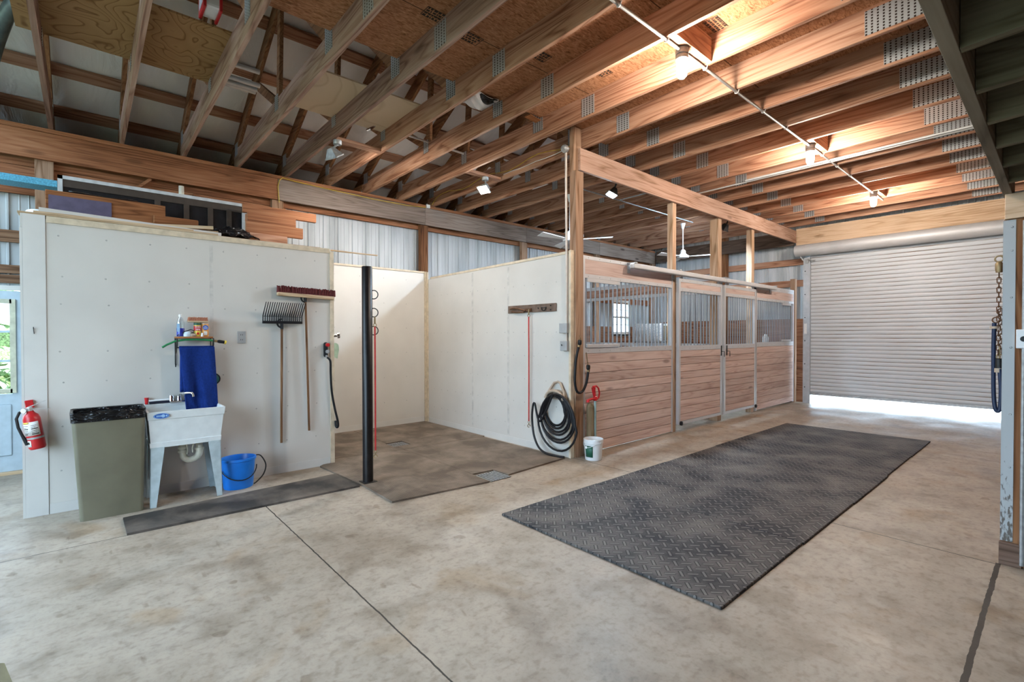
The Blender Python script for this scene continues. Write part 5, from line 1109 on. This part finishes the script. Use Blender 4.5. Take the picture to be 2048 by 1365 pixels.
m = MB(); m.lathe([(.0195, -.012), (.0195, .012)], (xk, 4.44, 1.345), (0, .4, 1), 12); m.lathe([(.0195, -.012), (.0195, .012)], (xk + .01, 4.60, 1.045), seg=12); m.tube([(xk + .005, 4.60, 1.12), (xk + .003, 4.585, 1.20), (xk, 4.575, 1.27)], .006, 6); m.ring((xk, 4.46, 1.435), .015, .004, (1, 0, 0)); m.tube([(xk, 4.465, 1.45), (xk - .02, 4.48, 1.475)], .005, 6); m.build('snap', BRASS, t, smooth=True)

# ------------------------------------------------------------------ stall contents
def bale(x, y, z, lab, w=.42, d=.75, h=.42):
    t = thing('hay_bale', lab, 'bale', (x, y, z), 'wrapped bales in the far stall'); r = random.Random(int(x * 100 + z * 10))
    m = MB(); m.box(x - d / 2, x + d / 2, y - w / 2, y + w / 2, z, z + h, .05)
    bmesh.ops.subdivide_edges(m.bm, edges=m.bm.edges[:], cuts=2)
    for v in m.bm.verts: v.co += Vector((r.uniform(-.012, .012), r.uniform(-.012, .012), r.uniform(-.008, .008) if v.co.z > z + .05 else 0))
    m.build('wrap', HAYW, t, smooth=True)
    m = MB(); m.box(x + d / 2 - .02, x + d / 2 + .012, y - w / 2 + .05, y + w / 2 - .05, z + .05, z + h - .05, .008); m.build('open_end', HAYB, t)
for k in range(4): bale(-6.1, 9.55, .001 + .437 * k, 'white wrapped bale in the far stall stack, %s from the floor' % ORD[k])
for k in range(3): bale(-5.25, 9.35, .001 + .437 * k, 'white wrapped bale in the shorter stack, %s from the floor' % ORD[k])
m = MB(); m.lathe([(.02, 0), (.09, .03), (.11, .12), (.07, .2), (.02, .22)], (-4.02, 10.42, 1.275), seg=12, sx=.45); tag(m.build('hay_net', HAYW, smooth=True), 'small white bag hung behind the last stall bars', 'bag')
m = MB(); m.box(-4.0, -3.945, 10.32, 10.52, 1.255, 1.274); tag(m.build('bag_ledge', KICKY), 'narrow wooden ledge under the small white bag', 'ledge')

# ------------------------------------------------------------------ right side: low loft, post, chain
ly = [4.11 - .4064 * k for k in range(14)]
m = MB(); m.box(-.268, -.226, -1.4, 4.70, 2.384, 2.62, .002); tag(m.build('edge_beam', LOFTY), 'grey rim beam along the edge of the low loft at right', 'beam')
for k, y in enumerate(ly[:9]):
    m = MB(); m.prism([(-.224, y, 2.385), (3.1, y, 2.385 + .17), (3.1, y, 2.62 + .17), (-.224, y, 2.62)], (0, .038, 0)); tag(m.build('loft_joist', LOFTX), 'dark loft joist above the camera corner, %s from the far post' % ORD[k], 'joist', 'joists of the low loft')
m = MB(); m.prism([(-.27, -1.4, 2.622), (3.1, -1.4, 2.795), (3.1, -1.4, 2.815), (-.27, -1.4, 2.642)], (0, 6.1, 0)); struct(m.build('ceiling_low_loft', LOFTX))
m = MB(); m.box(-.258, 3.2, 4.44, 4.60, 2.222, 2.383, .003); tag(m.build('cross_beam', HEADX), 'tan cross beam end on top of the right post', 'beam')
t = thing('timber_post', 'brown post with white metal strip at the right edge', 'post', (-.18, 4.5, 0))
m = MB(); m.box(-.262, -.10, 4.452, 4.60, .0, 2.22, .003); m.build('post_core', BROWNZ, t)
def flashing():
    m_, nt, b = nodes('scuffed_white_flashing'); b.inputs['Roughness'].default_value = .45
    n = N(nt, 'ShaderNodeTexNoise'); n.inputs['Scale'].default_value = 1; n.inputs['Detail'].default_value = 6; nt.links.new(coords(nt, (60, 60, 22)), n.inputs['Vector'])
    tc = N(nt, 'ShaderNodeTexCoord'); se = N(nt, 'ShaderNodeSeparateXYZ'); nt.links.new(tc.outputs['Object'], se.inputs[0])
    mr = N(nt, 'ShaderNodeMapRange'); mr.inputs[1].default_value = 1.1; mr.inputs[2].default_value = .2; mr.inputs[3].default_value = -.25; mr.inputs[4].default_value = .12; nt.links.new(se.outputs[2], mr.inputs[0])
    ad = N(nt, 'ShaderNodeMath', operation='ADD'); nt.links.new(n.outputs[0], ad.inputs[0]); nt.links.new(mr.outputs[0], ad.inputs[1])
    nt.links.new(ramp(nt, ad.outputs[0], [(.55, (.36, .38, .385)), (.66, (.09, .075, .06))]), b.inputs['Base Color']); return m_
m = MB(); m.box(-.264, -.207, 4.449, 4.4515, .15, 2.215); m.box(-.2645, -.2622, 4.449, 4.53, .15, 2.215); m.build('metal_strip', flashing(), t)
m = MB()
for z in (.30, .63, .97, 1.40, 1.72, 2.02, 2.17): m.lathe([(.007, 0), (.004, .004)], (-.224, 4.449, z), (0, -1, 0), 8)
m.build('nails', GALVD, t)
m = MB(); m.box(-.268, -.165, 4.425, 4.448, .0, .147, .003); m.build('kick_block', wood('brown_kick_block', (.10, .06, .04), (.17, .105, .075), (.22, .15, .11), 0), t)
t = thing('switch_box', 'white electrical box with conduit on the right post', 'switch box', (-.16, 4.43, 1.395))
m = MB(); m.box(-.200, -.12, 4.41, 4.448, 1.395, 1.515, .004); m.build('box', WPLAST, t)
m = MB(); m.lathe([(.018, 0), (.016, .006)], (-.165, 4.41, 1.455), (0, -1, 0), 14); m.build('socket', BLACKP, t)
m = MB(); m.tube([(-.165, 4.43, .02), (-.165, 4.43, 1.395)], .012, 8); m.tube([(-.165, 4.43, 1.515), (-.165, 4.43, 2.2)], .012, 8); m.build('conduit', GALVD, t, smooth=True)
t = thing('tie_chain', 'rusty chain hanging on the far side of the right post', 'chain', (-.285, 4.56, 1.33)); xk, yk = -.288, 4.56
m = MB(); m.tube([(-.262, yk, 2.0), (-.285, yk, 2.005)], .006, 6); m.ring((xk, yk, 1.985), .02, .005, (0, 1, 0)); m.lathe([(.016, -.03), (.02, -.01), (.02, .03), (.012, .04)], (xk, yk, 1.925), seg=12); m.build('eye_and_swivel', BRASS, t, smooth=True)
def link(m, z, flip, x=xk, y=yk, L=.04):
    a = Vector((1, 0, 0)) if flip else Vector((0, 1, 0)); r_ = .0095; pts = []
    for i in range(12):
        an = 2 * PI * i / 12; pts.append(Vector((x, y, z)) + a * (r_ * math.cos(an)) + Vector((0, 0, (L / 2 - r_) * (1 if math.sin(an) >= 0 else -1) + r_ * math.sin(an))))
    m.tube(pts, .0032, 5, closed=True)
first = None; n_ = 0; z = 1.875
while z > 1.35:
    m = MB(); link(m, z, n_ % 2); m.build('link', RUST, t, smooth=True); z -= .032; n_ += 1
z = 1.63; n_ = 0
while z > 1.36:
    m = MB(); link(m, z, n_ % 2, xk + .016, yk + .01); m.build('link', RUST, t, smooth=True); z -= .032; n_ += 1
m = MB(); m.ring((xk + .012, yk, 1.635), .02, .004, (0, 1, 0)); m.ring((xk - .012, yk, 1.58), .018, .004, (0, 1, 0)); m.build('ring', RUST, t, smooth=True)
t = thing('cross_tie', 'navy rubber tie loop hanging from the rusty chain', 'tie', (xk, yk, .96))
m = MB(); m.tube(spline([(xk - .02, yk, 1.56), (xk - .022, yk, 1.45), (xk - .022, yk, 1.30), (xk - .02, yk, 1.10), (xk - .012, yk - .01, 1.0), (xk + .0, yk - .01, .972), (xk + .012, yk - .01, 1.0), (xk + .015, yk - .01, 1.12), (xk + .008, yk - .01, 1.25), (xk + .004, yk, 1.31)], 6), .0115, 10); m.build('tube', NAVY, t, smooth=True)
m = MB(); m.lathe([(.014, -.035), (.021, -.03), (.021, .03), (.014, .035)], (xk + .004, yk, 1.29), seg=12); m.build('end_cap', BLACKM, t, smooth=True)
m = MB(); m.lathe([(.0225, -.014), (.0225, .014)], (xk + .002, yk, 1.245), seg=12); m.lathe([(.0225, -.008), (.0225, .008)], (xk - .02, yk, 1.53), seg=12); m.build('clamp', TANP, t, smooth=True)
m = MB(); m.tube([(xk + .006, yk, 1.325), (xk + .006, yk, 1.40)], .005, 6); m.ring((xk + .006, yk, 1.335), .016, .004, (0, 1, 0)); m.build('snap', BRASS, t, smooth=True)
m = MB(); m.box(-.235, -.12, 4.61, 11.62, 0, 2.38); struct(m.build('wall_aisle_right', KICKY))
# green canvas corner low at the left edge
m = MB(); m.prism([(-2.56, -.165, .0005), (-2.66, -.235, .0005), (-2.525, -.234, .30), (-2.520, -.230, .30)], (-.04, -.05, 0)); tag(m.build('wood_wedge', plain('mossy_wood', (.20, .17, .10), .8)), 'pointed wooden stick end at the bottom left edge', 'stick')
